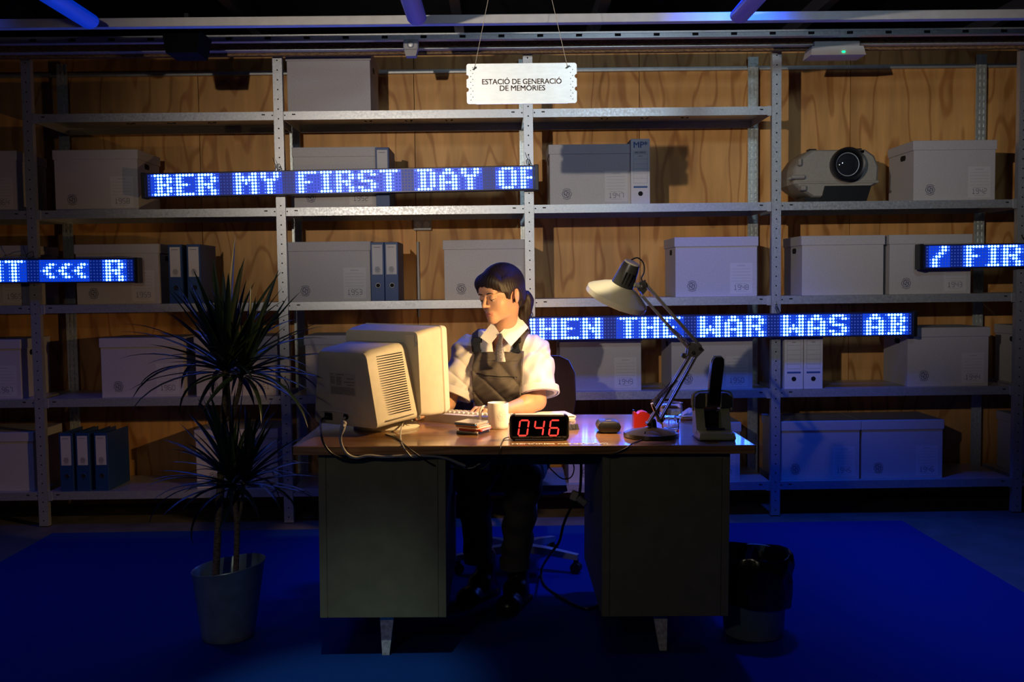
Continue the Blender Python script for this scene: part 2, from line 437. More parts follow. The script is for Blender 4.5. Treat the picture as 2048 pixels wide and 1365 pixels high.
for r, z in enumerate(ROW_Z):
    for k in range(-3, 3):
        if r == 0 and k not in (-2, -1, 0): continue
        s_ = put('shelf', sh_me, rack, loc=(post_x(k)+BAY/2, 0, z))
        put('slot', sl_me, s_)
        if r < 3: put('stamped_text', meta_me, s_, loc=(0.02, 0.0025, -0.021))
        if k in (-2, 0, 1):
            put('shelf_bracket', brk_me, s_, loc=(-hw+0.012 if k == -2 else hw-0.012, 0, 0))

# ------------------------------------------------------------------ archive boxes
BW, BH, BD = 0.452, 0.325, 0.345
def emblem(r, wid=0.0021, y=-0.0006):
    m = MB(); E = lambda a, rx, rz: (rx*math.cos(a), rz*math.sin(a))
    m.ribbon([E(2*PI*i/28, r*0.86, r*0.70) for i in range(28)], wid*1.3, y, True)
    for a0, a1 in ((0.25*PI, 0.75*PI), (1.25*PI, 1.75*PI)):
        m.ribbon([E(a0+(a1-a0)*i/10, r*1.06, r*0.98) for i in range(11)], wid*1.2, y)
    blob = [(-.38, .45), (-.05, .58), (.12, .30), (.05, .12), (.32, .28), (.52, .05), (.38, -.38), (.10, -.55), (-.08, -.30), (0, -.10), (-.30, -.22), (-.55, .02)]
    q = spline([(x*r*0.95, 0, z*r*0.95) for x, z in blob + blob[:1]], 3)[:-1]
    m.ribbon([(p.x, p.z) for p in q], wid*1.5, y, True)
    m.ribbon([(-.42*r, -.02*r), (-.12*r, .08*r), (0.0, 0.28*r)], wid, y)
    m.ribbon([(.40*r, 0), (.12*r, -.06*r), (0.0, -.26*r)], wid, y)
    m.ribbon([(-.66*r, .30*r), (-.45*r, .2*r), (-.5*r, -.3*r), (-.3*r, -.5*r)], wid*.8, y)
    m.ribbon([(.66*r, -.30*r), (.5*r, -.15*r), (.55*r, .3*r), (.3*r, .5*r)], wid*.8, y)
    return m
SEG = {'0': 'abcdef', '1': 'bcm', '2': 'abged', '3': 'abgcd', '4': 'fgbc', '5': 'afgcd', '6': 'afgedc', '7': 'abc', '8': 'abcdefg', '9': 'abfgcd'}
def digits(txt, h, y=-0.0006, wid=0.0024, adv=0.82, slant=0.0, mk=None):
    m = MB(); w = h*0.56; x = -len(txt)*h*adv/2 + (h*adv-w)/2
    for c in txt:
        T, Mz, B = h/2, 0, -h/2
        if c == '1':
            m.ribbon([(x+w*.12, T*.72), (x+w*.5, T), (x+w*.5, B)], wid, y); m.ribbon([(x+w*.08, B), (x+w*.92, B)], wid, y)
        else:
            segs = {'a': [(0.08, T), (.92, T)], 'b': [(1, T*.92), (1, Mz+T*.08)], 'c': [(1, Mz-T*.08), (1, B*.92)], 'd': [(.08, B), (.92, B)], 'e': [(0, Mz-T*.08), (0, B*.92)], 'f': [(0, T*.92), (0, Mz+T*.08)], 'g': [(.08, Mz), (.92, Mz)]}
            for q in SEG[c]:
                m.ribbon([(x+a*w, z) for a, z in segs[q]], wid, y)
        x += h*adv
    return m
def slab(w, h, y0, y1, r, n=4, cx=0, cz=0):
    poly = []
    for qx, qz, a0 in ((1, 1, 0), (-1, 1, PI/2), (-1, -1, PI), (1, -1, 1.5*PI)):
        for i in range(n+1):
            a = a0 + PI/2*i/n
            poly.append((cx + qx*(w/2-r) + r*math.cos(a), cz + qz*(h/2-r) + r*math.sin(a)))
    return MB().prism(poly, y0, y1)
body = MB().box(-BW/2, BW/2, 0, BD, 0, BH-0.006, 0.0015)
body_me = body.mesh('body', M_BOX)
lid_me = MB().box(-BW/2-0.006, BW/2+0.006, -0.006, BD+0.006, BH-0.048, BH+0.004, 0.002).mesh('lid', M_BOX)
hh = slab(0.072, 0.030, -0.0009, 0.0009, 0.0148)
hole_side = hh.mesh('handle_hole', M_HOLE); hole_side.transform(Matrix.Rotation(PI/2, 4, 'Z'))
emb_me = emblem(0.029).mesh('emblem', M_INK)
lab = MB().box(-0.062, 0.062, -0.0008, 0.0, -0.085, 0.085)
lab_me = lab.mesh('paper_label', M_PAPER)
ln = MB()
for z in (0.052, 0.035, 0.018, 0.001, -0.016):
    ln.ribbon([(-0.052, z), (0.052, z)], 0.0011, -0.0012)
for k in range(9):
    ln.ribbon([(-0.022+k*0.005, 0.070), (-0.019+k*0.005, 0.070)], 0.004, -0.0012)
ln.ribbon([(-0.034, -0.030), (0.034, -0.030)], 0.0013, -0.0012); ln.ribbon([(-0.03, -0.072), (0.03, -0.072)], 0.0013, -0.0012)
ln_me = ln.mesh('ruled_lines', M_INKSOFT)
def archive_box(px0, row, label, year=None, plain=False, rz=0.0, px_right=None, dy=0.042, hs=1.0, emb=True):
    z = ROW_Z[row]
    X = P(px0, 567+(1.31-z)*364 - 30, YS+dy).x + BW/2 if px0 is not None else P(px_right, 567+(1.31-z)*364 - 30, YS+dy).x - BW/2
    t = thing('archive_box', label, 'box', (X, YS+dy, z+0.0003), (0, 0, rz), 'archive boxes on the steel shelves')
    if hs != 1.0: t.scale = (1, 1, hs)
    put('body', body_me, t); put('lid', lid_me, t)
    for s_ in (-1, 1):
        put('handle_hole', hole_side, t, loc=(s_*BW/2, BD*0.42, BH-0.075))
    if not plain:
        if emb: put('emblem', emb_me, t, loc=(-BW/2+0.092, 0, 0.060))
        l = put('paper_label', lab_me, t, loc=(BW/2-0.088, 0, 0.100))
        put('ruled_lines', ln_me, l, kind='stuff')
        if year:
            digits(year, 0.026).build('printed_year', M_INK, l).location = (0, -0.0007, -0.050)
    return t
G = 'grey archive box '
archive_box(575, 0, 'grey lidded archive box with a blank front, alone on the topmost shelf', plain=True)
archive_box(None, 1, 'grey archive box cut off by the left photo edge, second shelf from top', '1964', px_right=35)
archive_box(110, 1, 'grey archive box printed 1958 half behind the left end of an LED sign', '1958')
archive_box(588, 1, 'grey archive box behind the LED sign, left of a single upright blue binder', '1952')
archive_box(1100, 1, 'grey archive box printed 1947 standing beside a tall white file box', '1947')
archive_box(1827, 1, 'grey archive box printed 1942 on the shelf to the right of the slide projector', '1942')
archive_box(None, 2, 'grey archive box printed 1965 under the blue glow of the far left LED sign', '1965', px_right=60)
archive_box(153, 2, 'grey archive box printed 1959 behind the R that ends an LED sign', '1959')
archive_box(577, 2, 'grey archive box printed 1953 just left of two upright blue binders', '1953', rz=0.0)
archive_box(889, 2, 'grey archive box directly behind the head of the seated woman', '1954')
archive_box(1351, 2, 'grey archive box printed 1948 on the shelf behind the lamp shade', '1948')
archive_box(1604, 2, 'grey archive box with a blank front between the boxes printed 1948 and 1943', plain=True)
archive_box(1779, 2, 'grey archive box printed 1943 partly behind the far right LED sign', '1943')
archive_box(None, 3, 'grey archive box printed 1967 cut off by the left photo edge, fourth shelf', '1967', px_right=42)
archive_box(203, 3, 'grey archive box printed 1960 behind the left leaves of the tall plant', '1960')
archive_box(392, 3, 'grey archive box printed 1961 behind the stems of the tall plant', '1961')
archive_box(612, 3, 'grey archive box mostly hidden behind the cream computer monitor', '1955')
archive_box(1120, 3, 'grey archive box printed 1949 under the LED sign beside the woman shoulder', '1949', emb=False)
archive_box(1343, 3, 'grey archive box printed 1950 behind the arm of the desk lamp', '1950')
archive_box(1815, 3, 'grey archive box printed 1944 just past the right end of an LED sign', '1944')
archive_box(2052, 3, 'dark grey archive box behind the far right post, fourth shelf from top', plain=True)
archive_box(None, 4, 'grey archive box with a blank front cut off by the left photo edge, lowest shelf', plain=True, px_right=68)
archive_box(393, 4, 'grey archive box printed 1962 behind the lower leaves of the plant', '1962')
archive_box(1137, 4, 'grey archive box seen through the knee space under the desk', '1956')
archive_box(None, 4, 'grey archive box on the lowest shelf peeking out past the right end of the desk', '1957', px_right=1480)
archive_box(1558, 4, 'grey archive box printed 1945 crossed by the shadow of the lamp arm', '1945')
archive_box(1724, 4, 'grey archive box printed 1946 rightmost of the pair on the lowest shelf', '1946')
archive_box(2056, 4, 'grey archive box on the lowest shelf behind the far right post', plain=True)

# ------------------------------------------------------------------ binders and file boxes
bw, bh, bd = 0.074, 0.322, 0.29
bm_ = MB().box(-bw/2, bw/2, 0, 0.004, 0, bh, 0.0015).box(-bw/2, -bw/2+0.003, 0.004, bd, 0, bh).box(bw/2-0.003, bw/2, 0.004, bd, 0, bh)
cover_me = bm_.mesh('cover', M_BINDER)
pages_me = MB().box(-bw/2+0.006, bw/2-0.006, 0.012, bd-0.03, 0.008, bh-0.02).mesh('pages', M_PAPER)
spine_me = MB().box(-0.028, 0.028, -0.0008, 0, 0.145, 0.308).mesh('spine_label', M_PAPER)
bl = emblem(0.016, 0.0012); 
for k in range(6): bl.ribbon([(-0.018+k*0.006, 0.122), (-0.0145+k*0.006, 0.122)], 0.004, -0.0006)
bl.ribbon([(-0.012, -0.022), (0.012, -0.022)], 0.001, -0.0006)
spine_ink = bl.mesh('emblem', M_INK)
ring = MB(); 
ringpts = [(0.0125*math.cos(2*PI*i/20), 0, 0.0125*math.sin(2*PI*i/20)) for i in range(21)]
ring_me = ring.tube(ringpts, 0.0024, 6).mesh('finger_ring', M_CHROME, True)
hole_me2 = MB().lathe([(0.0115, 0), (0.0115, 0.001)], 16, Matrix.Rotation(PI/2, 4, 'X'), True, True).mesh('finger_hole', M_HOLE)
def binder(px0, row, label, dy=0.015, rz=0.0, px_y=None, Y=None):
    z = ROW_Z[row]
    X = P(px0, 567+(1.31-z)*364 - 30, YS+dy).x + bw/2
    t = thing('ring_binder', label, 'binder', (X, YS+dy, z+0.0003), (0, 0, rz), 'blue ring binders on the shelves')
    put('cover', cover_me, t); put('pages', pages_me, t)
    l = put('spine_label', spine_me, t); put('emblem', spine_ink, l, loc=(0, -0.0006, 0.172))
    put('finger_ring', ring_me, t, loc=(0.002, -0.0015, 0.085)); put('finger_hole', hole_me2, t, loc=(0.002, -0.0005, 0.085))
    return t
binder(752, 1, 'single blue ring binder with white spine label behind the LED sign')
binder(338, 2, 'blue ring binder beside the box printed 1959, left of its pair')
binder(375, 2, 'blue ring binder standing above the plant crown, right of its pair')
binder(742, 2, 'blue ring binder touching the box printed 1953, left of its pair')
binder(770, 2, 'blue ring binder beside bare plywood, right of the pair next to box 1953')
binder(120, 4, 'blue ring binder on the lowest left shelf, leftmost of three', rz=-0.02)
binder(153, 4, 'blue ring binder on the lowest left shelf, middle of three', rz=-0.02)
binder(190, 4, 'blue ring binder on the lowest left shelf, rightmost of three with its cover showing', rz=-0.02)

fw, fh, fd = 0.104, 0.352, 0.27
fb_me = MB().box(-fw/2, fw/2, 0, fd, 0, fh, 0.0015).mesh('body', M_FILE)
fl = MB(); y = -0.0008
for z in (0.285, 0.268, 0.242, 0.216, 0.190, 0.164, 0.138, 0.112):
    fl.ribbon([(-0.038, z), (0.038, z)], 0.0012, y)
for x in (-0.038, 0.038): fl.ribbon([(x, 0.112), (x, 0.285)], 0.0012, y)
fl_me = fl.mesh('ruled_lines', M_INKSOFT)
bar_me = MB().box(-0.038, 0.038, -0.001, 0, 0.086, 0.096).mesh('blue_bar', M_BLUEPRINT)
fh_me = MB().lathe([(0.013, -0.0004), (0.013, 0.001)], 18, Matrix.Rotation(PI/2, 4, 'X'), True, True).mesh('finger_hole', M_HOLE)
RX = Matrix.Rotation(PI/2, 4, 'X')
mp_me = text_mesh('printed_letters', 'MP*', 0.046, M_BLUEPRINT, bold=0.0012); mp_me.transform(RX)
ar_me = text_mesh('printed_word', 'ARCHIVO', 0.0145, M_INK, bold=0.0004); ar_me.transform(RX)
an_me = text_mesh('printed_word', 'AÑO', 0.010, M_INK); an_me.transform(RX)
def file_box(px0, row, label):
    z = ROW_Z[row]
    X = P(px0, 567+(1.31-z)*364 - 30, YS+0.012).x + fw/2
    t = thing('file_box', label, 'file box', (X, YS+0.012, z+0.0003), group='white cardboard file boxes')
    put('body', fb_me, t); put('ruled_lines', fl_me, t, kind='stuff'); put('blue_bar', bar_me, t)
    put('finger_hole', fh_me, t, loc=(0, 0, 0.055))
    put('printed_letters', mp_me, t, loc=(0, -0.0006, 0.318)); put('printed_word', ar_me, t, loc=(0, -0.0006, 0.277)); put('printed_word', an_me, t, loc=(0, -0.0006, 0.258))
file_box(1262, 1, 'white file box lettered MP beside the archive box printed 1947')
file_box(1569, 3, 'white file box under the LED sign next to the steel post, left of its pair')
file_box(1608, 3, 'white file box under the LED sign, right of its pair')

# ------------------------------------------------------------------ slide projector
M_PROJ = mat('projector_plastic', (0.33, 0.30, 0.25), 0.5, 0, 0.06, 60, 0.04, 300)
M_GLASS = bpy.data.materials.new('lens_glass'); M_GLASS.use_nodes = True
_b = M_GLASS.node_tree.nodes['Principled BSDF']; _b.inputs['Base Color'].default_value = (0.02, 0.025, 0.03, 1); _b.inputs['Roughness'].default_value = 0.03; _b.inputs['Coat Weight'].default_value = 1.0
c0 = P(1672, 402, YS+0.02)
pj = thing('slide_projector', 'grey-beige slide projector with a big round lens on the right shelf', 'projector', (c0.x, YS+0.02, ROW_Z[1]+0.0003))
poly = [(-.13, .025), (-.205, .075), (-.235, .10), (-.235, .18), (-.19, .245), (-.135, .285), (.165, .285), (.215, .25), (.24, .19), (.235, .10), (.19, .075), (.17, .025)]
m = MB(); rings = []
for y, s_, dz in ((0.0, 0.93, 0.006), (0.012, 0.985, 0.002), (0.03, 1, 0), (0.27, 1, 0), (0.29, 0.95, 0.004)):
    rings.append([(x*s_, y, (z-0.15)*s_+0.15) for x, z in poly])
m.loft(rings).build('housing', M_PROJ, pj, True, 35)
MB().prism([(-.15, 0), (.15, 0), (.165, .028), (-.165, .028)], 0.03, 0.26).build('base', M_BLACK, pj)
MB().prism([(-.085, .002), (.165, .002), (.19, .085), (-.065, .085)], -0.012, 0.02).build('front_panel', M_BLACK, pj)
MB().box(-.215, .235, -0.004, 0.02, .098, .112, .003).build('front_ridge', M_PROJ, pj)
Ml = Matrix.Translation((0.05, -0.005, 0.198)) @ Matrix.Rotation(PI/2, 4, 'X')
le = MB().lathe([(0.086, -0.02), (0.092, 0.02), (0.092, 0.05), (0.086, 0.062), (0.076, 0.058), (0.070, 0.02)], 32, Ml, False, False).build('lens_barrel', M_BLACK, pj, True, 40)
MB().lathe([(0.0, 0.046), (0.03, 0.043), (0.055, 0.034), (0.072, 0.02)], 32, Ml).build('lens_glass', M_GLASS, le, True, 60)
MB().lathe([(0.060, 0.031), (0.064, 0.0315)], 32, Ml).build('lens_ring', M_STEEL, le, True)
for (x, z, w, h) in ((-.205, .215, .018, .040), (-.215, .135, .075, .022), (-.185, .075, .03, .03)):
    MB().box(x-w/2, x+w/2, -0.03, 0.03, z-h/2, z+h/2, 0.006).build('knob', M_PROJ, pj)
MB().tube([(-.235, 0.0, .135), (-.27, -0.01, .125)], [0.012, 0.008], 10).build('lever', M_PROJ, pj, True)
MB().box(.115, .155, 0.0, 0.03, .262, .278, .002).build('switch', M_BLACK, pj)
for x in (-.12, .13):
    MB().box(x-.022, x+.022, 0.03, 0.08, .285, .292, .002).build('tray_catch', M_BLACK, pj)

# ------------------------------------------------------------------ things fixed to wall and rails
M_GREYPL = mat('grey_plastic', (0.42, 0.42, 0.43), 0.5, 0, 0.05, 40)
M_WHITEPL = mat('white_plastic', (0.62, 0.62, 0.62), 0.5)
o = P(845, 450, YW-0.02)
t = thing('socket_box', 'grey wall socket box on the plywood above the two blue binders', 'socket', (o.x, YW-0.035, o.z))
MB().box(-.053, .053, 0, .035, -.033, .033, .004).build('casing', M_GREYPL, t)
for x in (-.026, .026):
    MB().lathe([(0.019, 0.0), (0.019, 0.0015), (0.012, 0.0015)], 16, Matrix.Translation((x, 0, 0)) @ RX, True, True).build('socket_outlet', M_WHITEPL, t)
MB().lathe([(0.008, 0.7), (0.008, 1.15)], 10, Matrix.Translation((-0.03, .02, -1.45+0.20)), True, True).build('conduit', M_GREYPL, t)
o = P(822, 97, 5.1)
t = thing('junction_box', 'small grey rail box above the shelves left of the hanging sign', 'box', (o.x, 5.08, o.z))
MB().box(-.038, .038, 0, .06, -.012, .042, .006).build('casing', M_GREYPL, t)
MB().prism([(-.034, -.012), (.034, -.012), (.026, -.042), (-.026, -.042)], 0.002, 0.056).build('cover', M_GREYPL, t)
MB().sph((0, -0.002, .015), (.018, .006, .018), 14, 8).build('sensor_dome', M_ALU, t, True)
o = P(1668, 105, 5.24)
t = thing('emergency_light', 'white emergency light with a green indicator under the right rails', 'light', (o.x, 5.24, o.z))
MB().loft([[(-.145, -.07, -.028), (.145, -.07, -.028), (.145, .07, -.028), (-.145, .07, -.028)], [(-.135, -.06, .02), (.135, -.06, .02), (.135, .06, .02), (-.135, .06, .02)]]).build('casing', M_WHITEPL, t)
MB().box(-.12, .12, -.05, .05, .02, rail_z(94, 5.28)-o.z, .003).build('mounting_plate', M_GREYPL, t)
MB().sph((.028, -.066, -.012), (.010, .008, .005), 10, 6).build('indicator', emit('green_indicator', (0.0, 1.0, 0.25), 3.0), t, True)
o = P(362, 84, 4.75)
t = thing('ceiling_speaker', 'black loudspeaker hung from the rails in the dark upper left', 'speaker', (o.x, 4.75, o.z))
MB().loft([[(-.09, 0, .055), (.09, 0, .055), (.09, .2, .055), (-.09, .2, .055)], [(-.075, 0, -.05), (.075, 0, -.05), (.075, .17, -.05), (-.075, .17, -.05)]]).build('casing', mat('matt_black_casing', (0.004, 0.004, 0.004), 0.9, spec=0.1), t)
MB().box(-.07, .07, -.004, 0, -.038, .04, .001).build('grille', mat('speaker_mesh', (0.004, 0.004, 0.004), 0.9, spec=0.1), t)
MB().box(-.01, .01, .09, .12, .055, .16).build('bracket', M_BLACK, t)

# ------------------------------------------------------------------ blue tubes under the roof
M_TUBE = mat('blue_gel_tube', (0.16, 0.16, 0.62), 0.4)
M_TUBE_ON = emit('blue_gel_tube_lit', (0.0, 0.035, 0.55), 0.55, (0.03, 0.06, 0.5))
for (px, py, Yt, mm, lab) in ((181, 44, 4.45, M_TUBE_ON, 'blue glowing tube lamp running into depth, leftmost under the roof'), (834, 37, 4.45, M_TUBE, 'blue filtered tube lamp in the middle under the roof'), (1478, 33, 4.45, M_TUBE, 'blue filtered tube lamp rightmost under the roof')):
    o = P(px, py, Yt)
    t = thing('tube_lamp', lab, 'lamp', (o.x, Yt, o.z), group='blue tube lamps under the roof')
    prof = [(.044*math.cos(a), .034*math.sin(a)) for a in [2*PI*i/16 for i in range(16)]]
    MB().loft([[(x*s_, y, z*s_) for x, z in prof] for y, s_ in ((0, .82), (-.012, 1), (-2.3, 1), (-2.31, .82))]).build('filter_sleeve', mm, t, True)
    for y in (-.3, -2.0):
        MB().box(-.006, .006, y-.012, y+.012, .03, 3.0-o.z, 0).build('hanger', M_PURLIN, t)

# ------------------------------------------------------------------ LED signs
GL = {
'B': ['11111.','.11.11','.11.11','.1111.','.11.11','.11.11','11111.'], 'E': ['111111','11....','11....','1111..','11....','11....','111111'],
'R': ['11111.','11..11','11..11','11111.','11.11.','11..11','11..11'], 'M': ['11...11','111.111','1111111','11.1.11','11...11','11...11','11...11'],
'Y': ['11..11','11..11','.1111.','..11..','..11..','..11..','..11..'], 'F': ['111111','11....','11....','1111..','11....','11....','11....'],
'I': ['1111','.11.','.11.','.11.','.11.','.11.','1111'], 'S': ['.1111.','11..11','11....','.1111.','....11','11..11','.1111.'],
'T': ['111111','..11..','..11..','..11..','..11..','..11..','..11..'], 'D': ['11111.','.11.11','.11.11','.11.11','.11.11','.11.11','11111.'],
'A': ['..11..','.1111.','11..11','11..11','111111','11..11','11..11'], 'O': ['.1111.','11..11','11..11','11..11','11..11','11..11','.1111.'],
'W': ['11...11','11...11','11...11','11.1.11','1111111','111.111','11...11'], 'H': ['11..11','11..11','11..11','111111','11..11','11..11','11..11'],
'N': ['11..11','11..11','111.11','111111','11.111','11..11','11..11'], '<': ['....','..11','.11.','11..','.11.','..11','....'],
'/': ['...11','...11','..11.','.11..','11...','11...','11...'], ' ': ['....']*7}
def led_sign(a, b, text, align, label, glow=True, pad=2, ties=()):
    """a, b: world points at the sign's left and right ends (mid height)"""
    a, b = Vector(a), Vector(b); L = (b-a).length; pitch = 0.0168
    ang = math.asin((b.z-a.z)/L); mid = (a+b)/2; mid.y = YS-0.062
    t = thing('led_sign', label, 'LED sign', mid, (0, -ang, 0), 'blue scrolling LED signs tied to the rack')
    H2 = 0.066
    MB().box(-L/2, L/2, 0.0, 0.058, -H2, H2, 0.003).build('housing', M_LEDBOARD, t)
    for s_ in (-1, 1):
        MB().box(s_*L/2-0.012, s_*L/2+0.012, -0.006, 0.060, -H2-0.003, H2+0.003, 0.003).build('end_cap', M_BLACK, t)
    n = int((L-0.03)/pitch); x0 = -n*pitch/2 + pitch/2
    cols = []
    for i, c in enumerate(text):
        g = GL[c]; w = len(g[0])
        for k in range(w): cols.append([g[r][k] == '1' for r in range(7)])
        cols.append([False]*7)
    if align == 'R': cols = cols[-(n-pad):] ; start = n-pad-len(cols)
    else: cols = cols[:n-pad]; start = pad
    grid = [[False]*7 for _ in range(n)]
    for i, c in enumerate(cols): grid[start+i] = c
    lit = MB(); off = MB()
    def dot(m, x, z, r, h):
        ringp = [(x+r*math.cos(PI/4*j), -0.0016, z+r*math.sin(PI/4*j)) for j in range(8)]
        m.add(ringp+[(x, -0.0016-h, z)], [(j, (j+1) % 8, 8) for j in range(8)])
    for i in range(n):
        for r in range(7):
            x = x0+i*pitch; z = (3-r)*pitch
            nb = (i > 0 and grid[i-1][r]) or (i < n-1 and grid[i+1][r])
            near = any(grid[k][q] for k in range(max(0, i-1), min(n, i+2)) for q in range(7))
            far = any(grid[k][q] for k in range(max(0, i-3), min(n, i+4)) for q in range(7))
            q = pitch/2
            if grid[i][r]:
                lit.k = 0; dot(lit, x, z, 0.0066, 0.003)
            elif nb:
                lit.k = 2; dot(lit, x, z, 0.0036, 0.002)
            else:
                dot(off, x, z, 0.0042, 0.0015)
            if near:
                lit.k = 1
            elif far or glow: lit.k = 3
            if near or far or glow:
                lit.add([(x-q, -0.0006, z-q), (x+q, -0.0006, z-q), (x+q, -0.0006, z+q), (x-q, -0.0006, z+q)], [(0, 1, 2, 3)])  # halo square behind the dots, stands in for bloom
    put('lit_led_halo', lit.mesh('lit_led_halo', [M_LEDCORE, M_LEDHALO, M_LEDGHOST, M_LEDHALOFAINT], fix=False), t, kind='stuff')
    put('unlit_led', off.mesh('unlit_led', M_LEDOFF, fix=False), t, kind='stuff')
    for tx in ties:
        x = tx - mid.x
        m = MB().tube([(x-0.01, 0.0, H2+0.002), (x-0.012, 0.03, H2+0.03), (x+0.0, 0.066, H2+0.045), (x+0.012, 0.045, H2+0.012), (x+0.006, 0.0, H2+0.003)], 0.0022, 6)
        m.tube([(x+0.004, 0.0, H2), (x-0.012, -0.008, H2+0.045), (x-0.02, -0.004, H2+0.068)], 0.0016, 5)
        m.build('cable_tie', M_BLACK, t)
    return t
YL = YS-0.062
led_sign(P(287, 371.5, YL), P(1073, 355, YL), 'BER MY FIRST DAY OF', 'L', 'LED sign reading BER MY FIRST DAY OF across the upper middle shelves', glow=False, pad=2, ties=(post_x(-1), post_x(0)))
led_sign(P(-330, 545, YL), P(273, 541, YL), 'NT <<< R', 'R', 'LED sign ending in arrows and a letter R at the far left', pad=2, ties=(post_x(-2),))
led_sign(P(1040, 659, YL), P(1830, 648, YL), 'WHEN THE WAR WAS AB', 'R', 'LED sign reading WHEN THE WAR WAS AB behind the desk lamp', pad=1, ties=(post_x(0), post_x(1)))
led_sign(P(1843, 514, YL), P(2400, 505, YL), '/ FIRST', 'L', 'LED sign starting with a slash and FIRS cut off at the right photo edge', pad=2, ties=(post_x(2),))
# ------------------------------------------------------------------ hanging sign
M_SIGN = mat('brushed_sign_metal', (0.86, 0.90, 0.89), 0.42, 0.6, 0.05, 25, 0.1, 120, stretch=(1, 1, 3))
M_SIGNTXT = mat('sign_lettering', (0.80, 0.66, 0.58), 0.42, 0.5)
YSG = 3.8
o = P(1043.5, 167, YSG)
sg = thing('hanging_sign', 'notched metal sign reading ESTACIÓ DE GENERACIÓ hanging on two cords', 'sign', o)
sw, shh = 0.212, 0.0765
poly = []
def arc(cx, cz, r, a0, a1, n=6):
    return [(cx+r*math.cos(a0+(a1-a0)*i/n), cz+r*math.sin(a0+(a1-a0)*i/n)) for i in range(n+1)]
rc = 0.010
poly += arc(sw-rc, -shh+rc, rc, -PI/2, 0)
for cz in (-.022, .026): poly += arc(sw, cz, .0085, -PI/2, -1.5*PI)
poly += arc(sw-rc, shh-rc, rc, 0, PI/2) + arc(-sw+rc, shh-rc, rc, PI/2, PI)
for cz in (.026, -.022): poly += arc(-sw, cz, .0085, PI/2, -PI/2)
poly += arc(-sw+rc, -shh+rc, rc, PI, 1.5*PI)
MB().prism(poly, 0, 0.003).build('plate', M_SIGN, sg)
MB().prism([(-.176, -shh-0.0015), (.176, -shh-0.0015), (.176, -shh+.004), (-.176, -shh+.004)], -.002, .004).build('folded_edge', M_SIGN, sg)
m = MB()
for s_ in (-1, 1):
    for i in range(12):
        z = .062 - i*.0112; x = s_*(.190 + (.006 if i % 2 else -.002))
        m.lathe([(0.0017, -.0005), (0.0017, .001)], 7, Matrix.Translation((x, 0, z)) @ RX, True, True)
m.build('punched_hole', M_HOLE, sg, kind='stuff')
for txt, z in (('ESTACIÓ DE GENERACIÓ', 0.0065), ('DE MEMÒRIES', -0.0185)):
    me = text_mesh('lettering', txt, 0.0285, M_SIGNTXT, bold=0.0008, space=0.96); me.transform(RX)
    wv = [v.co.x for v in me.vertices]; w_ = max(wv)-min(wv); tw = .307 if z > 0 else .176
    me.transform(Matrix.Diagonal((tw/w_, 1, 1, 1)))
    put('lettering', me, sg, loc=(0.0 if z > 0 else 0.002, -0.0007, z))
for s_, px, py, px2 in ((-1, 949, 137, 982), (1, 1135, 134, 1097)):
    a = P(px, py, YSG-.002)-o; b_ = P(px2, -30, YSG)-o; b_ = a+(b_-a)*((3.0-o.z-a.z)/(b_.z-a.z))
    MB().tube([a, b_], 0.0011, 5).build('cord', M_CORD, sg)
    MB().tube([a+Vector((-.008, -.003, -.004)), a+Vector((.008, -.004, .002)), a+Vector((0, -.005, .006)), a+Vector((-.004, -.004, -.007)), a+Vector((.007, -.003, .006))], 0.0013, 5).build('wire_knot', M_BLACK, sg)

# ------------------------------------------------------------------ desk
DT = 0.0115; DX = 0.062; DZ = 0.759; DY0, DY1 = 3.30, 4.10
def dz(x): return DZ - (x-DX)*DT
M_DESKTOP = wood_mat('oak_laminate', (0.25, 0.125, 0.034), (0.165, 0.075, 0.018), scale=(0.7, 6.0, 3.0), rough=0.36, coat=0.85, spec=1.0, wscale=1.6, direction='Y', fine=45)
M_DESKEDGE = wood_mat('oak_laminate_edge', (0.46, 0.26, 0.11), (0.30, 0.15, 0.06), scale=(0.6, 4.0, 14.0), rough=0.5, wscale=2.0, direction='Y', fine=60)
M_DESK = mat('olive_painted_steel', (0.20, 0.195, 0.115), 0.5, 0.0, 0.10, 18, 0.05, 500)
M_LEG = mat('worn_aluminium_leg', (0.80, 0.79, 0.74), 0.5, 0.25, 0.3, 90, 0.3, 120)
desk = thing('steel_desk', 'old olive steel desk with a wood laminate top and two pedestals', 'desk', (DX, 3.7, 0), (0, DT, 0))
hw2 = 0.792
MB().box(-hw2+.004, hw2-.004, DY0-3.7+.004, DY1-3.7-.004, DZ-0.030, DZ, 0.001).build('tabletop', M_DESKTOP, desk)
eb = MB().box(-hw2, hw2, DY0-3.7, DY0-3.7+.004, DZ-.030, DZ-.0008, .0008).box(-hw2, hw2, DY1-3.7-.004, DY1-3.7, DZ-.030, DZ-.0008, .0008)
eb.box(-hw2, -hw2+.004, DY0-3.7, DY1-3.7, DZ-.030, DZ-.0008, .0008).box(hw2-.004, hw2, DY0-3.7, DY1-3.7, DZ-.030, DZ-.0008, .0008)
eb.build('edge_band', M_DESKEDGE, desk)
yf = DY0-3.7+0.035; yb = DY1-3.7-0.035
zl = P(760, 1235, 3.335).z - 0.009
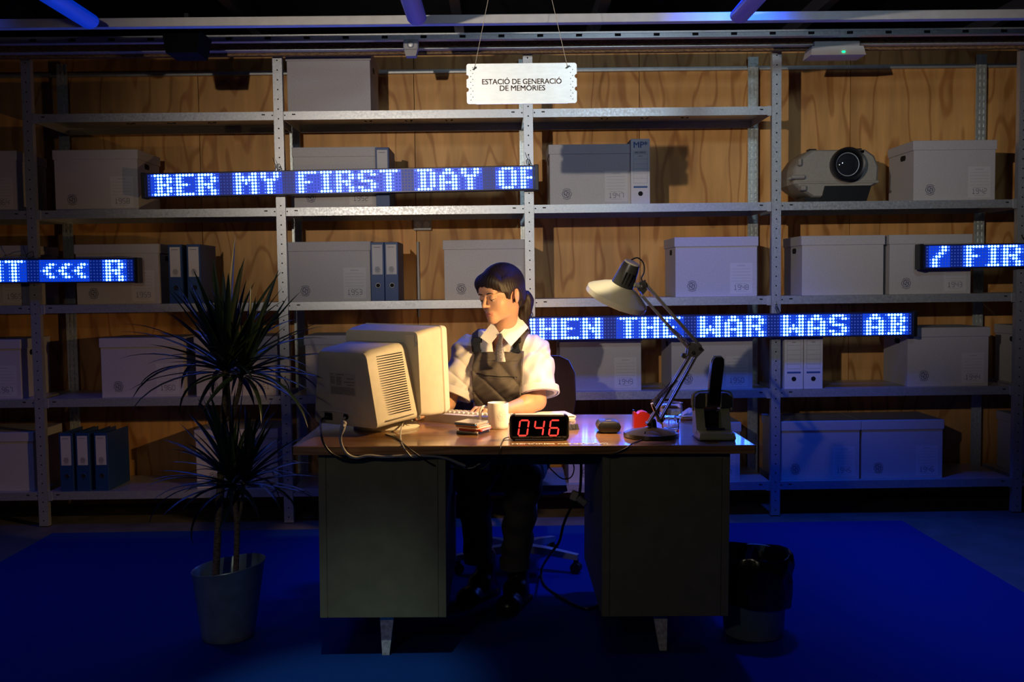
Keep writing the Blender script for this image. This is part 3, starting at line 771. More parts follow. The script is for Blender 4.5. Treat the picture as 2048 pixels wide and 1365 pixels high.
for nm, x0, x1 in (('l', P(633, 1000, 3.335).x-DX, P(888, 1000, 3.335).x-DX), ('r', P(1201, 1000, 3.335).x-DX, P(1456, 1000, 3.335).x-DX)):
    p = MB().box(x0, x1, yf+0.004, yb, zl, DZ-.030, .003).build('pedestal', M_DESK, desk)
    dx_ = (x1-x0)
    # front cover of three sheets with narrow seams
    MB().box(x0+.0005, x0+.026, yf, yf+.01, zl+.001, DZ-.031, .001).build('edge_sheet', M_DESK, p)
    MB().box(x0+.028, x1-.028, yf+.0005, yf+.01, zl+.001, DZ-.031, .001).build('front_sheet', M_DESK, p)
    MB().box(x1-.026, x1-.0005, yf, yf+.01, zl+.001, DZ-.031, .001).build('edge_sheet', M_DESK, p)
    MB().box(x0+.01, x1-.01, yf+.02, yb-.01, zl-.006, zl, .002).build('plinth', M_BLACK, p)
    fr = 0.52 if nm == 'l' else 0.475
    for yy in (yf+.05, yb-.08):
        xc = x0+dx_*fr; zb_ = (xc)*DT
        w1, w0, off = .0245, .0125, (-.006 if nm == 'l' else .012)
        rings = [[(xc+off-w0, yy-.010, zb_+.008), (xc+off+w0, yy-.010, zb_+.008), (xc+off+w0, yy+.010, zb_+.008), (xc+off-w0, yy+.010, zb_+.008)],
                 [(xc-w1, yy-.018, zl-.005), (xc+w1, yy-.018, zl-.005), (xc+w1, yy+.018, zl-.005), (xc-w1, yy+.018, zl-.005)]]
        MB().loft(rings).build('leg', M_LEG, desk)
xl, xr = P(888, 1000, 3.335).x-DX, P(1201, 1000, 3.335).x-DX
MB().box(xl, xr, yf+.18, yf+.20, DZ-.105, DZ-.030, .002).build('apron', M_DESK, desk)
M_DECAL = mat('white_decal', (0.85, 0.85, 0.83), 0.5)
me = text_mesh('desk_lettering', 'MEMÒRIES GENERADES', 0.03, M_DECAL, bold=0.0009)
wv = [v.co.x for v in me.vertices]; w_ = max(wv)-min(wv)
xa, xb_ = PZ(1018, 888, DZ).x-DX, PZ(1210, 887, DZ-.003).x-DX
me.transform(Matrix.Diagonal(((xb_-xa)/w_, 1, 1, 1)))
put('lettering', me, desk, loc=((xa+xb_)/2, PZ(1110, 888, DZ).y-3.7, DZ+.0008), label='white lettering along the front edge of the top')

TILT = (0, DT, 0)
def on_desk(px, py):
    q = PZ(px, py, DZ)
    for _ in range(3): q = PZ(px, py, dz(q.x))
    return q

# ------------------------------------------------------------------ monitor
M_CREAM = mat('cream_monitor_plastic', (0.60, 0.56, 0.47), 0.5, 0, 0.04, 30, 0.08, 700)
M_CREAM2 = mat('cream_bezel_plastic', (0.70, 0.66, 0.57), 0.45, 0, 0.03, 30)
ph = math.radians(-35)
o = on_desk(758, 858)
mo = thing('crt_monitor', 'cream tube monitor seen from behind, its screen turned to the woman', 'monitor', (o.x+.008, o.y+.055, dz(o.x)+.0005), (0, DT, ph))
def rrect(w, h, y, r, cz, n=4, top=1.0, dzt=0.0):
    pts = []
    for qx, qz, a0 in ((1, 1, 0), (-1, 1, PI/2), (-1, -1, PI), (1, -1, 1.5*PI)):
        for i in range(n+1):
            a = a0 + PI/2*i/n
            x = qx*(w/2-r)+r*math.cos(a); z = cz+qz*(h/2-r)+r*math.sin(a)
            if qz > 0: x *= top
            pts.append((x, y, z+dzt))
    return pts
# local: screen towards +y, back towards -y ; monitor tilts a little nose-down
MT = Matrix.Translation((0, 0, 0.06)) @ Matrix.Rotation(math.radians(3.5), 4, 'X') @ Matrix.Translation((0, 0, -0.06))
def bulge(w, h, y, r, cz, up):
    p = rrect(w, h, y, r, cz)
    p = [(x*(1-.125*(z-cz+h/2)/h*2), yy, z) for x, yy, z in p]
    return [(x, yy, z + (up*(1-(2*x/w)**2) if z > cz else 0)) for x, yy, z in p]
fw_, fh_ = 0.398, 0.343; fz = 0.040 + fh_/2
bz = 0.038 + 0.148
shell = [rrect(fw_*.985, fh_*.985, .135, .012, fz), rrect(fw_, fh_, .12, .014, fz), rrect(fw_-.012, fh_-.010, .055, .016, fz), rrect(fw_-.03, fh_-.022, .012, .02, fz)]
MB().loft(shell, True, True, True, MT).build('front_shell', M_CREAM, mo, True, 30)
MB().loft([rrect(fw_*.985, fh_*.99, .134, .012, fz), rrect(fw_+.004, fh_+.004, .138, .014, fz), rrect(fw_-.006, fh_-.006, .172, .016, fz), rrect(fw_-.03, fh_-.03, .180, .014, fz)], True, True, True, MT).build('bezel', M_CREAM2, mo, True, 30)
MB().loft([rrect(.32, .245, .179, .02, fz+.012), rrect(.30, .225, .1835, .02, fz+.012)], True, True, True, MT).build('screen', mat('dark_screen', (0.01, 0.012, 0.015), 0.1), mo, True)
BW0, BW1, BH0, BH1 = .345, .322, .290, .272
back = [bulge(BW0, BH0, .014, .022, bz, 0), bulge(BW0-.012, BH0-.004, -.05, .022, bz, .008), bulge(BW1+.008, BH1+.008, -.18, .022, bz-.004, .006), bulge(BW1, BH1, -.205, .020, bz-.008, .002), bulge(BW1-.03, BH1-.03, -.212, .018, bz-.008, 0)]
MB().loft(back, True, True, True, MT).build('back_housing', M_CREAM, mo, True, 30)
# vent slots on the side facing the lamp (local +x)
sl = MB()
for r in range(25):
    t = r/24; z = bz+.112-.215*t
    y0, y1 = -.160, -.022
    for c in range(22):
        y = y0 + (y1-y0)*(c+.5)/22
        fx = (BW0/2 + (BW1/2-BW0/2)*((.014-y)/.219))*(1-.25*(z-bz+.145)/.29)
        sl.box(fx-.006, fx+.0012, y-.0022, y+.0022, z-.0017, z+.0017, 0, MT)
sl.build('vent_slot', M_HOLE, mo, kind='stuff')
pl = MB()
pl.box(.14, BW0/2-.003, -.168, -.012, bz-.1225, bz-.1205, 0, MT)
pl.build('panel_seam', mat('seam_shadow_gap', (0.12, 0.11, 0.09), 0.8), mo)
lb = MB().box(-.060, .070, -.2135, -.2105, bz-.030, bz+.054, 0, MT).build('rating_label', mat('rating_label_film', (0.50, 0.48, 0.42), 0.5), mo)
tx = MB(); rr = random.Random(3)
for (x0, x1, z0, z1, rows) in ((-.055, -.042, .046, .050, 1), (-.025, .012, .045, .050, 1), (-.055, -.035, .012, .040, 5), (-.025, .0, .008, .040, 6), (.026, .062, .028, .040, 1), (.012, .064, .018, .024, 1), (.026, .062, .008, .014, 1), (-.055, .064, -.026, .002, 6)):
    for k in range(rows):
        z = z1 - (z1-z0)*(k+.5)/rows; x = x0
        while x < x1-.002:
            w = rr.uniform(.003, .009); x2 = min(x+w, x1)
            hh_ = min(.0016, (z1-z0)/rows*.4)
            tx.add([MT @ Vector((x2, -.2139, bz+z-hh_)), MT @ Vector((x, -.2139, bz+z-hh_)), MT @ Vector((x, -.2139, bz+z+hh_)), MT @ Vector((x2, -.2139, bz+z+hh_))], [(0, 1, 2, 3)])
            x = x2 + .0012
tx.build('label_print', mat('faded_label_ink', (0.17, 0.16, 0.14), 0.6), lb)
# connector recess with a curved lip
MB().tube([MT @ Vector(p) for p in spline([(-.125, -.2125, bz-.098), (-.06, -.214, bz-.092), (.03, -.214, bz-.097), (.105, -.2125, bz-.112)], 6)], .003, 6).build('recess_lip', M_CREAM, mo, True)
MB().box(-.098, -.058, -.216, -.205, bz-.128, bz-.100, .003, MT).build('power_inlet', M_BLACK, mo)
MB().lathe([(.012, -.004), (.012, .004)], 14, MT @ Matrix.Translation((.012, -.2115, bz-.108)) @ RX, True, True).build('cable_port', M_HOLE, mo)
for z in (fz+.115, fz-.165):
    MB().lathe([(.009, -.002), (.009, .0006), (.004, .001)], 14, MT @ Matrix.Translation((fw_/2-.028, .010, z)) @ RX, True, True).build('screw_recess', M_GREYPL, mo)
MB().prism([(fw_/2-.10, fz+.150), (fw_/2-.03, fz+.150), (fw_/2-.03, fz+.105), (fw_/2-.10, fz+.105)], .0085, .013, 'y', MT).build('cover_plate', M_CREAM, mo)
MB().lathe([(.125, 0), (.128, .006), (.12, .014), (.07, .026), (.06, .034)], 36, Matrix.Translation((.02, .0, 0)), True, True).build('swivel_base', M_CREAM, mo, True, 40)

# ------------------------------------------------------------------ keyboard (lies behind the monitor, facing it)
kx = on_desk(985, 856)
kb = thing('keyboard', 'cream keyboard under the woman hands, right of the monitor', 'keyboard', (kx.x-.131, kx.y+.196, dz(kx.x-.131)+.0004), (0, DT, math.radians(145)))
m = MB(); n = 14
rings = []
for i in range(n+1):
    x = -.22+.44*i/n; bow = .012*(1-(x/.22)**2)
    rings.append([(x, -.085-bow, .0), (x, -.087-bow, .012), (x, -.080-bow, .022), (x, .070, .036), (x, .082, .034), (x, .085, .0)])
m.loft(rings).build('case', M_CREAM2, kb, True, 40)
km = MB()
for r in range(5):
    for c in range(18):
        x = -.205+c*.0232; y = -.062+r*.0255; z = .0225+.0128*(y+.08)/.15
        km.loft([[(x-.009, y-.010, z), (x+.009, y-.010, z), (x+.009, y+.010, z), (x-.009, y+.010, z)], [(x-.0065, y-.007, z+.009), (x+.0065, y-.007, z+.009), (x+.0065, y+.007, z+.009), (x-.0065, y+.007, z+.009)]])
km.build('keys', M_CREAM, kb, kind='stuff')

# ------------------------------------------------------------------ mug, cases, counter
M_CERAMIC = mat('white_ceramic', (0.80, 0.78, 0.74), 0.18, coat=0.3)
o = on_desk(996, 860)
mug = thing('mug', 'white ceramic mug with a pale round emblem next to the hand', 'mug', (o.x, o.y+.04, dz(o.x)+.0004), TILT)
MB().lathe([(0.0, .004), (.034, .004), (.036, 0), (.039, .004), (.0405, .012), (.0405, .096), (.0395, .0985), (.0375, .096), (.0370, .012), (.0, .010)], 40).build('body', M_CERAMIC, mug, True, 50)
h = spline([(-.039, 0, .080), (-.058, -.006, .082), (-.068, -.008, .062), (-.066, -.008, .030), (-.055, -.005, .016), (-.039, 0, .020)], 6)
MB().tube(h, .0058, 10).build('handle', M_CERAMIC, mug, True)
em = emblem(.021, .0011, 0)
em.v = [(.0409*math.sin(x/.0409+.42), -.0409*math.cos(x/.0409+.42), z+.052) for x, y, z in em.v]
em.build('emblem', mat('faint_grey_print', (0.45, 0.50, 0.55), 0.5), mug)

M_CLEAR = mat('clear_case_plastic', (0.40, 0.38, 0.36), 0.15, coat=0.6)
stack = [('dark grey plastic disc case at the bottom of the small stack by the mug', (0.10, 0.085, 0.075), -.030), ('red edged disc case second from the bottom of the stack by the mug', (0.55, 0.06, 0.03), .06),
         ('white paper disc sleeve in the middle of the stack by the mug', (0.62, 0.56, 0.50), -.12), ('orange tinted disc case second from the top of the stack by the mug', (0.55, 0.22, 0.08), .03), ('grey disc case with a blue edge on top of the stack by the mug', (0.05, 0.18, 0.45), -.05)]
o = on_desk(944, 868); z = .0004
for i, (lab, c, ro) in enumerate(stack):
    th = (.011, .008, .006, .007, .010)[i]
    t = thing('disc_case', lab, 'disc case', (o.x+(.004, .012, .006, .002, -.002)[i], o.y+.022+(.0, .004, .002, 0, -.002)[i], dz(o.x)+z), (0, DT, math.radians(-28)+ro), 'disc cases stacked by the mug')
    a = .046
    if i == 2:
        MB().box(-a, a, -a, a, 0, th, .0015).build('sleeve', mat('sleeve_paper', c, 0.6), t)
        MB().box(-a+.004, a-.004, -a-.001, -a+.004, .001, th-.001).build('disc', M_CHROME, t)
    else:
        MB().box(-a, a, -a, a, 0, th*.45, .0008).build('tray', mat('case_tray_%d' % i, c, 0.35), t)
        MB().box(-a, a-.002, -a+.001, a, th*.45+.0002, th, .0008).build('lid', M_CLEAR if i in (0, 4) else mat('case_lid_%d' % i, tuple(min(1, q*1.3+.05) for q in c), 0.3), t)
        MB().box(a-.008, a+.0005, -a*.8, a*.8, .001, th-.001, .0005).build('hinge', M_BLACK if i == 0 else M_CLEAR, t)
    z += th + .0004

o = on_desk(1079, 882)
ck = thing('led_counter', 'black counter with glowing red digits 046 at the desk front', 'display', (o.x, o.y+.004, dz(o.x)+.0004), TILT)
cw, ch_ = .2085, .091
s_ = slab(cw, ch_, 0, .034, .016, 5, 0, ch_/2).build('case', M_BLACK, ck, True, 40)
MB().box(-cw/2+.018, cw/2-.018, -.0015, .034, ch_-.0055, ch_+.0012, .001).build('top_trim', M_ALU, ck)
MB().box(-cw/2+.018, cw/2-.018, -.0015, .034, -.0002, .0052, .001).build('bottom_trim', M_ALU, ck)
for q in (-1, 1):
    MB().box(q*cw/2-.002, q*cw/2+.0012, -.001, .034, .018, ch_-.018, .001).build('side_trim', M_ALU, ck)
slab(cw-.016, ch_-.016, -.0012, 0.002, .010, 5, 0, ch_/2).build('window', mat('dark_acrylic', (0.004, 0.003, 0.004), 0.06), ck)
M_SEG = emit('red_segment', (1.0, 0.055, 0.04), 1.25)
def segdigit(c, cx, cz, w, h, sl=.14):
    m = MB(); t = .0058; g = .0012
    def hexseg(a, b):
        (x0, z0), (x1, z1) = a, b; l = math.hypot(x1-x0, z1-z0); ux, uz = (x1-x0)/l, (z1-z0)/l; nx, nz = -uz, ux
        k = t*.5
        pts = [(x0+ux*g, z0+uz*g), (x0+ux*(g+k)+nx*k, z0+uz*(g+k)+nz*k), (x1-ux*(g+k)+nx*k, z1-uz*(g+k)+nz*k), (x1-ux*g, z1-uz*g), (x1-ux*(g+k)-nx*k, z1-uz*(g+k)-nz*k), (x0+ux*(g+k)-nx*k, z0+uz*(g+k)-nz*k)]
        m.prism([(cx+x+z*sl, cz+z) for x, z in pts], -.0022, -.0012)
    W, H = w/2, h/2
    C = {'a': ((-W, H), (W, H)), 'b': ((W, H), (W, 0)), 'c': ((W, 0), (W, -H)), 'd': ((-W, -H), (W, -H)), 'e': ((-W, 0), (-W, -H)), 'f': ((-W, H), (-W, 0)), 'g': ((-W, 0), (W, 0))}
    for q in SEG[c]:
        if q in C: hexseg(*C[q])
    return m
for c, cx in zip('046', (-.056, -.0015, .052)):
    segdigit(c, cx, ch_/2-.001, .031, .054).build('digit', M_SEG, ck)

# ------------------------------------------------------------------ notebook, pens, spectacle case
M_WHITEPAPER = mat('white_paper', (0.78, 0.77, 0.75), 0.7)
o = on_desk(1098, 842)
t = thing('paper_stack', 'loose stack of white papers lying behind the red counter', 'papers', (o.x-.01, o.y+.085, dz(o.x)+.0004), (0, DT, .25))
for i in range(4):
    MB().box(-.105, .105, -.075, .075, i*.0042, i*.0042+.0034, .0005).build('sheet', M_WHITEPAPER, t).rotation_euler = (0, 0, (-.05, .03, .09, -.02, .06, .12)[i])
o = on_desk(1146, 860)
t = thing('black_clip', 'small black metal clip lying at the right end of the counter', 'clip', (o.x, o.y, dz(o.x)+.0004), (0, DT, .5))
MB().loft([[(-.02, -.014, 0), (.02, -.014, 0), (.02, .014, 0), (-.02, .014, 0)], [(-.02, -.003, .02), (.02, -.003, .02), (.02, .003, .02), (-.02, .003, .02)]]).build('jaw', M_BLACK, t)
for q in (-1, 1):
    MB().tube([(-.010, q*.004, .019), (-.007, q*.022, .026), (.007, q*.022, .026), (.010, q*.004, .019)], .0011, 6).build('wire_handle', M_CHROME, t)
o = on_desk(1219, 868)
t = thing('glasses_case', 'rounded dark glasses case lying alone on the desk', 'case', (o.x, o.y+.03, dz(o.x)+.0004), TILT)
def pill(w, h, y, cz): return rrect(w, h, y, h*.46, cz, 5)
MB().loft([pill(.062, .022, -.036, .023), pill(.082, .040, -.030, .0225), pill(.086, .044, -.01, .0225), pill(.086, .044, .06, .0225), pill(.078, .036, .082, .0225)]).build('shell', mat('slate_case_cover', (0.014, 0.015, 0.02), 0.3), t, True, 35)
MB().loft([pill(.084, .0165, -.0315, .0235), pill(.0875, .0165, -.02, .0235), pill(.0875, .0165, .06, .0235)]).build('seam_band', M_BLACK, t, True, 35)
MB().box(-.01, .01, .0, .03, .0440, .0455, .0007).build('clasp', M_BLACK, t)

# ------------------------------------------------------------------ desk lamp
M_LAMP = mat('cream_lamp_enamel', (0.84, 0.75, 0.52), 0.35, 0, 0.04, 20, coat=0.2)
M_LAMPMET = mat('lamp_arm_metal', (0.50, 0.46, 0.40), 0.35, 0.75, 0.15, 40)
M_LAMPDARK = mat('lamp_dark_plastic', (0.06, 0.055, 0.045), 0.35)
M_INNER = mat('lamp_inner_white', (0.85, 0.83, 0.78), 0.5)
o = on_desk(1309, 882); LB = Vector((o.x, o.y+.085, dz(o.x)+.0004)); YL_ = LB.y
lp = thing('desk_lamp', 'cream spring-arm desk lamp with a wide dish shade leaning over the desk', 'lamp', LB)
def LP(px, py, Y=None): return P(px, py, Y or YL_) - LB
rb = .098
MB().lathe([(rb, 0), (rb+.002, .004), (rb, .016), (rb-.012, .021), (.03, .032), (.022, .036)], 12, Matrix.Rotation(DT, 4, 'Y') @ Matrix.Rotation(.26, 4, 'Z'), True, True).build('base', mat('lamp_base_enamel', (0.035, 0.030, 0.025), 0.3, coat=0.3), lp, True, 30)
MB().lathe([(.016, .034), (.014, .058), (.009, .066)], 16, Matrix.Translation((.006, 0, 0)), True, True).build('pivot', M_BLACK, lp, True)
# lower bracket
MB().box(-.004, .004, -.012, .012, 0, .075, .001, Matrix.Translation(LP(1318, 838)) @ Matrix.Rotation(-.45, 4, 'Y') @ Matrix.Translation((0, 0, -.02))).build('bracket', M_LAMP, lp)
MB().box(-.005, .005, -.012, .012, 0, .072, .001, Matrix.Translation(LP(1318, 844)) @ Matrix.Rotation(-.35, 4, 'Y')).build('bracket', M_LAMP, lp)
K = LP(1388, 704)
def bar(a, b, w, y, n='arm_bar', mt=M_LAMPMET, up=None):
    a = a+Vector((0, y, 0)); b = b+Vector((0, y, 0))
    MB().tube([a, b], w, 4).build(n, mt, lp)
for y in (-.012, .012):
    bar(LP(1296, 848), LP(1379, 712), .0058, y)
    bar(LP(1322, 838), LP(1398, 700), .0058, y)
    bar(LP(1284, 592), LP(1384, 705), .0055, y)
bar(LP(1289, 565), LP(1402, 694), .0062, 0)
bar(LP(1289, 566), LP(1402, 695), .0062, .012)
# knuckle plates and bolts
for y in (-.018, .016):
    MB().prism([(LP(px, py).x, LP(px, py).z) for px, py in ((1376, 684), (1397, 688), (1407, 700), (1392, 715), (1372, 712))], y, y+.003).build('knuckle_plate', M_LAMPMET, lp)
for px, py in ((1384, 705), (1398, 697), (1296, 848), (1322, 840)):
    q = LP(px, py); MB().lathe([(.0065, -.024), (.0065, .024)], 12, Matrix.Translation(q) @ RX, True, True).build('bolt', M_LAMPDARK, lp)
MB().lathe([(.010, -.034), (.010, -.018)], 10, Matrix.Translation(LP(1371, 713)) @ RX, True, True).build('wing_nut', M_LAMPDARK, lp)
def spring(a, b, r=.0055, turns=26):
    a = Vector(a); b = Vector(b); ax = (b-a).normalized(); u = ax.orthogonal().normalized(); v = ax.cross(u); pts = []
    for i in range(turns*6+1):
        t = i/(turns*6); an = 2*PI*turns*t
        pts.append(a+(b-a)*t+u*r*math.cos(an)+v*r*math.sin(an))
    return MB().tube(pts, .0013, 4)
for y in (-.022, .022):
    spring(LP(1330, 648)+Vector((0, y, 0)), LP(1376, 688)+Vector((0, y, 0))).build('spring', M_LAMPMET, lp)
    spring(LP(1306, 806)+Vector((0, y, 0)), LP(1352, 760)+Vector((0, y, 0))).build('spring', M_LAMPDARK, lp)
# head
HJ = LP(1284, 574)
MB().sph(HJ, (.018, .020, .020), 12, 8).build('head_joint', M_LAMPDARK, lp, True)
MB().prism([(LP(px, py).x, LP(px, py).z) for px, py in ((1277, 566), (1290, 560), (1293, 580), (1285, 590), (1278, 582))], -.016, .016).build('head_clamp', M_LAMPDARK, lp)
ax = Vector((.37, -.27, .89)).normalized()
rimc = LP(1235, 592)
zax = ax; xax = Vector((1, 0, 0)); xax = (xax - zax*xax.dot(zax)).normalized(); yax = zax.cross(xax)
MH = Matrix(((xax.x, yax.x, zax.x, rimc.x), (xax.y, yax.y, zax.y, rimc.y), (xax.z, yax.z, zax.z, rimc.z), (0, 0, 0, 1)))
RS = .113
MB().lathe([(RS, -.020), (RS+.0015, -.018), (RS+.001, 0), (RS-.006, .006), (.070, .030), (.036, .046)], 44, MH).build('shade', M_LAMP, lp, True, 35)
MB().lathe([(RS-.001, -.0195), (RS-.003, 0), (RS-.009, .0035), (.069, .027), (.034, .043), (.0, .044)], 44, MH).build('shade_lining', M_INNER, lp, True, 50)
MB().lathe([(.039, .036), (.041, .046), (.034, .105), (.0295, .128)], 28, MH, True, True).build('socket_housing', M_LAMPDARK, lp, True, 40)
MB().lathe([(.0285, .128), (.0295, .1295), (.0265, .1335), (.0, .135)], 28, MH).build('housing_cap', M_LAMP, lp, True, 50)
for k in range(3):
    MB().box(-.0012+.012*(k-1), .0012+.012*(k-1), -.040, -.034, .055, .10, 0, MH).build('vent_slit', M_HOLE, lp)
sk = MH @ Vector((.032, -.012, .062))
MB().tube([sk, sk.lerp(HJ, .55), HJ], [.011, .0075, .0075], 12).build('swivel_stem', M_LAMP, lp, True)
MB().tube(spline([MH @ Vector((0, 0, .133)), LP(1262, 521), LP(1275, 516), LP(1287, 527), LP(1288, 545), LP(1283, 556), LP(1285, 566)], 6), .0026, 7).build('supply_cord', M_BLACK, lp, True)
MB().sph((0, 0, 0), (.024, .024, .030), 16, 10, MH @ Matrix.Translation((0, 0, .018))).build('bulb', emit('warm_bulb', (1.0, 0.62, 0.28), 9.0), lp, True)
pw = LB + MH @ Vector((0, 0, -.016))
lamp('lamp_bulb_light', 'SPOT', pw, pw+Vector((-.66, .38, -.65)), 64.0, (1.0, 0.62, 0.25), 0.022, math.radians(150), 1.0)

# ------------------------------------------------------------------ tape block, tumbler, tray, hole punch
M_RED = mat('red_plastic', (0.35, 0.016, 0.01), 0.35)
o = on_desk(1289, 860)
t = thing('tape_dispenser', 'red plastic desk tape holder behind the lamp base', 'tape holder', (o.x, o.y+.07, dz(o.x)+.0004), TILT)
pp = [(-.034, 0), (.034, 0), (.034, .032)] + [(.030, .046), (.018, .058), (.002, .063), (-.012, .060), (-.020, .052), (-.027, .060), (-.034, .060)]
MB().prism(pp, -.025, .025).build('body', M_RED, t)
MB().lathe([(.017, -.022), (.017, .022)], 20, Matrix.Translation((.006, 0, .038)) @ RX, True, True).build('tape_roll', mat('tape_film', (0.5, 0.10, 0.06), 0.3), t, True)
MB().box(-.036, -.030, -.012, .012, .060, .067).build('cutter', M_CHROME, t)

M_TUMB = bpy.data.materials.new('clear_glass'); M_TUMB.use_nodes = True
_b = M_TUMB.node_tree.nodes['Principled BSDF']; _b.inputs['Transmission Weight'].default_value = 1.0; _b.inputs['Roughness'].default_value = 0.02; _b.inputs['IOR'].default_value = 1.46
_b.inputs['Base Color'].default_value = (0.97, 0.98, 1, 1)
o = on_desk(1345, 868)
t = thing('glass_tumbler', 'empty clear glass tumbler with a facetted foot behind the lamp arm', 'glass', (o.x, o.y+.035, dz(o.x)+.0004), TILT)
n = 40; rings = []
for r, z, fc in ((.030, 0, 0), (.032, .003, .3), (.0335, .02, 1), (.036, .05, 1), (.0385, .064, .2), (.041, .068, 0), (.043, .110, 0), (.0425, .112, 0), (.0405, .111, 0), (.0375, .066, 0), (.031, .022, 0), (.028, .012, 0), (.0, .010, 0)):
    rings.append([(r*(1-.05*fc*abs(math.sin(5*2*PI*j/n)))*math.cos(2*PI*j/n), r*(1-.05*fc*abs(math.sin(5*2*PI*j/n)))*math.sin(2*PI*j/n), z) for j in range(n)])
MB().loft(rings, True, False).build('glass_body', M_TUMB, t, True, 45)

o = on_desk(1400, 842)
t = thing('letter_tray', 'flat wooden tray of papers behind the hole punch', 'tray', (o.x-.01, o.y+.07, dz(o.x)+.0004), TILT)
MB().box(-.075, .085, -.06, .09, 0, .007, .002).build('board', mat('brown_board', (0.25, 0.15, 0.08), 0.5), t)
for i, (ro, zz) in enumerate(((.06, .0075), (-.08, .0105), (.14, .0135))):
    MB().box(-.07, .06, -.05, .08, 0, .0024, .0005).build('sheet', M_WHITEPAPER, t).matrix_local = Matrix.Translation((0, 0, zz)) @ Matrix.Rotation(ro, 4, 'Z')
m = MB(); rings = []
for i in range(9):
    x = -.05+.1*i/8; rings.append([(x, -.03, .018+.016*math.sin(PI*i/8)+.004*math.sin(i*2.2)), (x, .04, .018+.020*math.sin(PI*i/8)-.003*math.sin(i*1.7)), (x, .04, .0165+.020*math.sin(PI*i/8)-.003*math.sin(i*1.7)), (x, -.03, .0165+.016*math.sin(PI*i/8)+.004*math.sin(i*2.2))])
m.loft(rings).build('crumpled_sheet', M_WHITEPAPER, t)

M_PUNCH = mat('sage_green_enamel', (0.44, 0.48, 0.29), 0.4, 0.1, 0.08, 40)
o = on_desk(1436, 884)
t = thing('hole_punch', 'heavy sage green hole punch with a tall black lever at the right desk end', 'hole punch', (o.x, o.y+.01, dz(o.x)+.0004), (0, DT, .03))
k_ = 1/535.0
MB().loft([[(-.062, 0, .004), (.064, 0, .004), (.062, .09, .004), (-.062, .09, .004)], [(-.064, -.002, .010), (.066, -.002, .010), (.063, .09, .010), (-.063, .09, .010)], [(-.060, .004, .026), (.062, .004, .026), (.060, .09, .040), (-.060, .09, .040)]]).build('base', M_PUNCH, t)
MB().box(-.062, .064, .002, .12, 0, .004, .001).build('rubber_sole', M_BLACK, t)
for q in (-1, 1):
    MB().prism([(.055, .012), (.12, .012), (.12, .115), (.085, .118), (.050, .034)], q*.046-.016, q*.046+.016, 'x').build('side_cheek', M_PUNCH, t)
MB().box(-.03, .03, .10, .118, .020, .095, .001).build('back_plate', M_BLACK, t)
MB().tube([(-.034, .085, .098), (.034, .085, .098)], .004, 8).build('axle', M_CHROME, t, True)
MB().box(-.033, .033, .03, .08, .034, .042, .001).build('punch_plate', M_CHROME, t)
MB().loft([[(-.066, .062, .112), (.066, .062, .112), (.066, .13, .112), (-.066, .13, .112)], [(-.064, .060, .150), (.064, .060, .150), (.064, .13, .150), (-.064, .13, .150)], [(-.050, .066, .162), (.050, .066, .162), (.050, .128, .162), (-.050, .128, .162)]]).build('head_block', mat('dark_cast_metal', (0.07, 0.07, 0.06), 0.6, 0.3, 0.2, 200, 0.3, 300), t, True, 30)
m = MB().tube(spline([(-.070, .075, .098), (-.070, .075, .150), (-.052, .072, .168), (0, .072, .171), (.052, .072, .168), (.070, .075, .150), (.070, .075, .098)], 4), .004, 8).build('frame_bow', M_PUNCH, t, True)
for q in (-.026, .026):
    MB().box(q-.0025, q+.0025, .054, .064, .112, .160, .001).build('lever_rail', M_PUNCH, t)
MB().loft([[(x-w, y-.011, z), (x+w, y-.011, z), (x+w, y+.011, z), (x-w, y+.011, z)] for x, w, y, z in ((0, .020, .060, .125), (.004, .021, .062, .175), (.010, .022, .068, .225), (.016, .022, .074, .265), (.019, .019, .077, .283), (.020, .012, .078, .290))]).build('lever_grip', M_BLACK, t, True, 40)
MB().loft([[(x-w, y+.007, z), (x+w, y+.007, z), (x+w, y+.017, z), (x-w, y+.017, z)] for x, w, y, z in ((0, .021, .060, .12), (.010, .023, .068, .225), (.018, .022, .076, .280), (.020, .013, .079, .294))]).build('lever_arm', M_PUNCH, t, True, 40)

# ------------------------------------------------------------------ waste bin
M_BIN = mat('grey_green_bin_metal', (0.16, 0.26, 0.30), 0.38, 0.3, 0.08, 30)
o = PZ(1520, 1287, 0.007)
t = thing('waste_bin', 'round metal waste bin lined with a black bag right of the desk', 'bin', (o.x+.004, o.y+.108, 0.0072))
MB().lathe([(.0, .004), (.104, .004), (.104, 0), (.108, .004), (.128, .296), (.131, .30), (.126, .298), (.103, .010)], 40).build('bucket', M_BIN, t, True, 40)
rr = random.Random(5)
n = 56; rings = []
for zz, r0, am, lift in ((.120, .132, .004, 0), (.165, .141, .010, 0), (.215, .143, .012, 0), (.262, .141, .009, 0), (.298, .137, .006, 1), (.306, .131, .003, 1), (.298, .125, .002, 1), (.22, .118, .003, 0), (.12, .108, .003, 0), (.05, .09, .002, 0)):
    rg = []
    for j in range(n):
        a = 2*PI*j/n
        w = am*(math.sin(5*a+zz*30)+.7*math.sin(9*a-zz*55)+.6*math.sin(14*a+zz*21))*.6
        low = -.012*math.cos(a-.4) if zz < .15 and r0 > .13 else 0
        rg.append(((r0+w)*math.cos(a), (r0+w)*math.sin(a), zz+low+lift*.006*math.sin(3*a+1)))
    rings.append(rg)
M_BAG = mat('black_bin_bag', (0.008, 0.008, 0.009), 0.22, 0, 0, 1, 0.5, 35)
MB().loft(rings, False, True).build('bin_bag', M_BAG, t, True, 60)

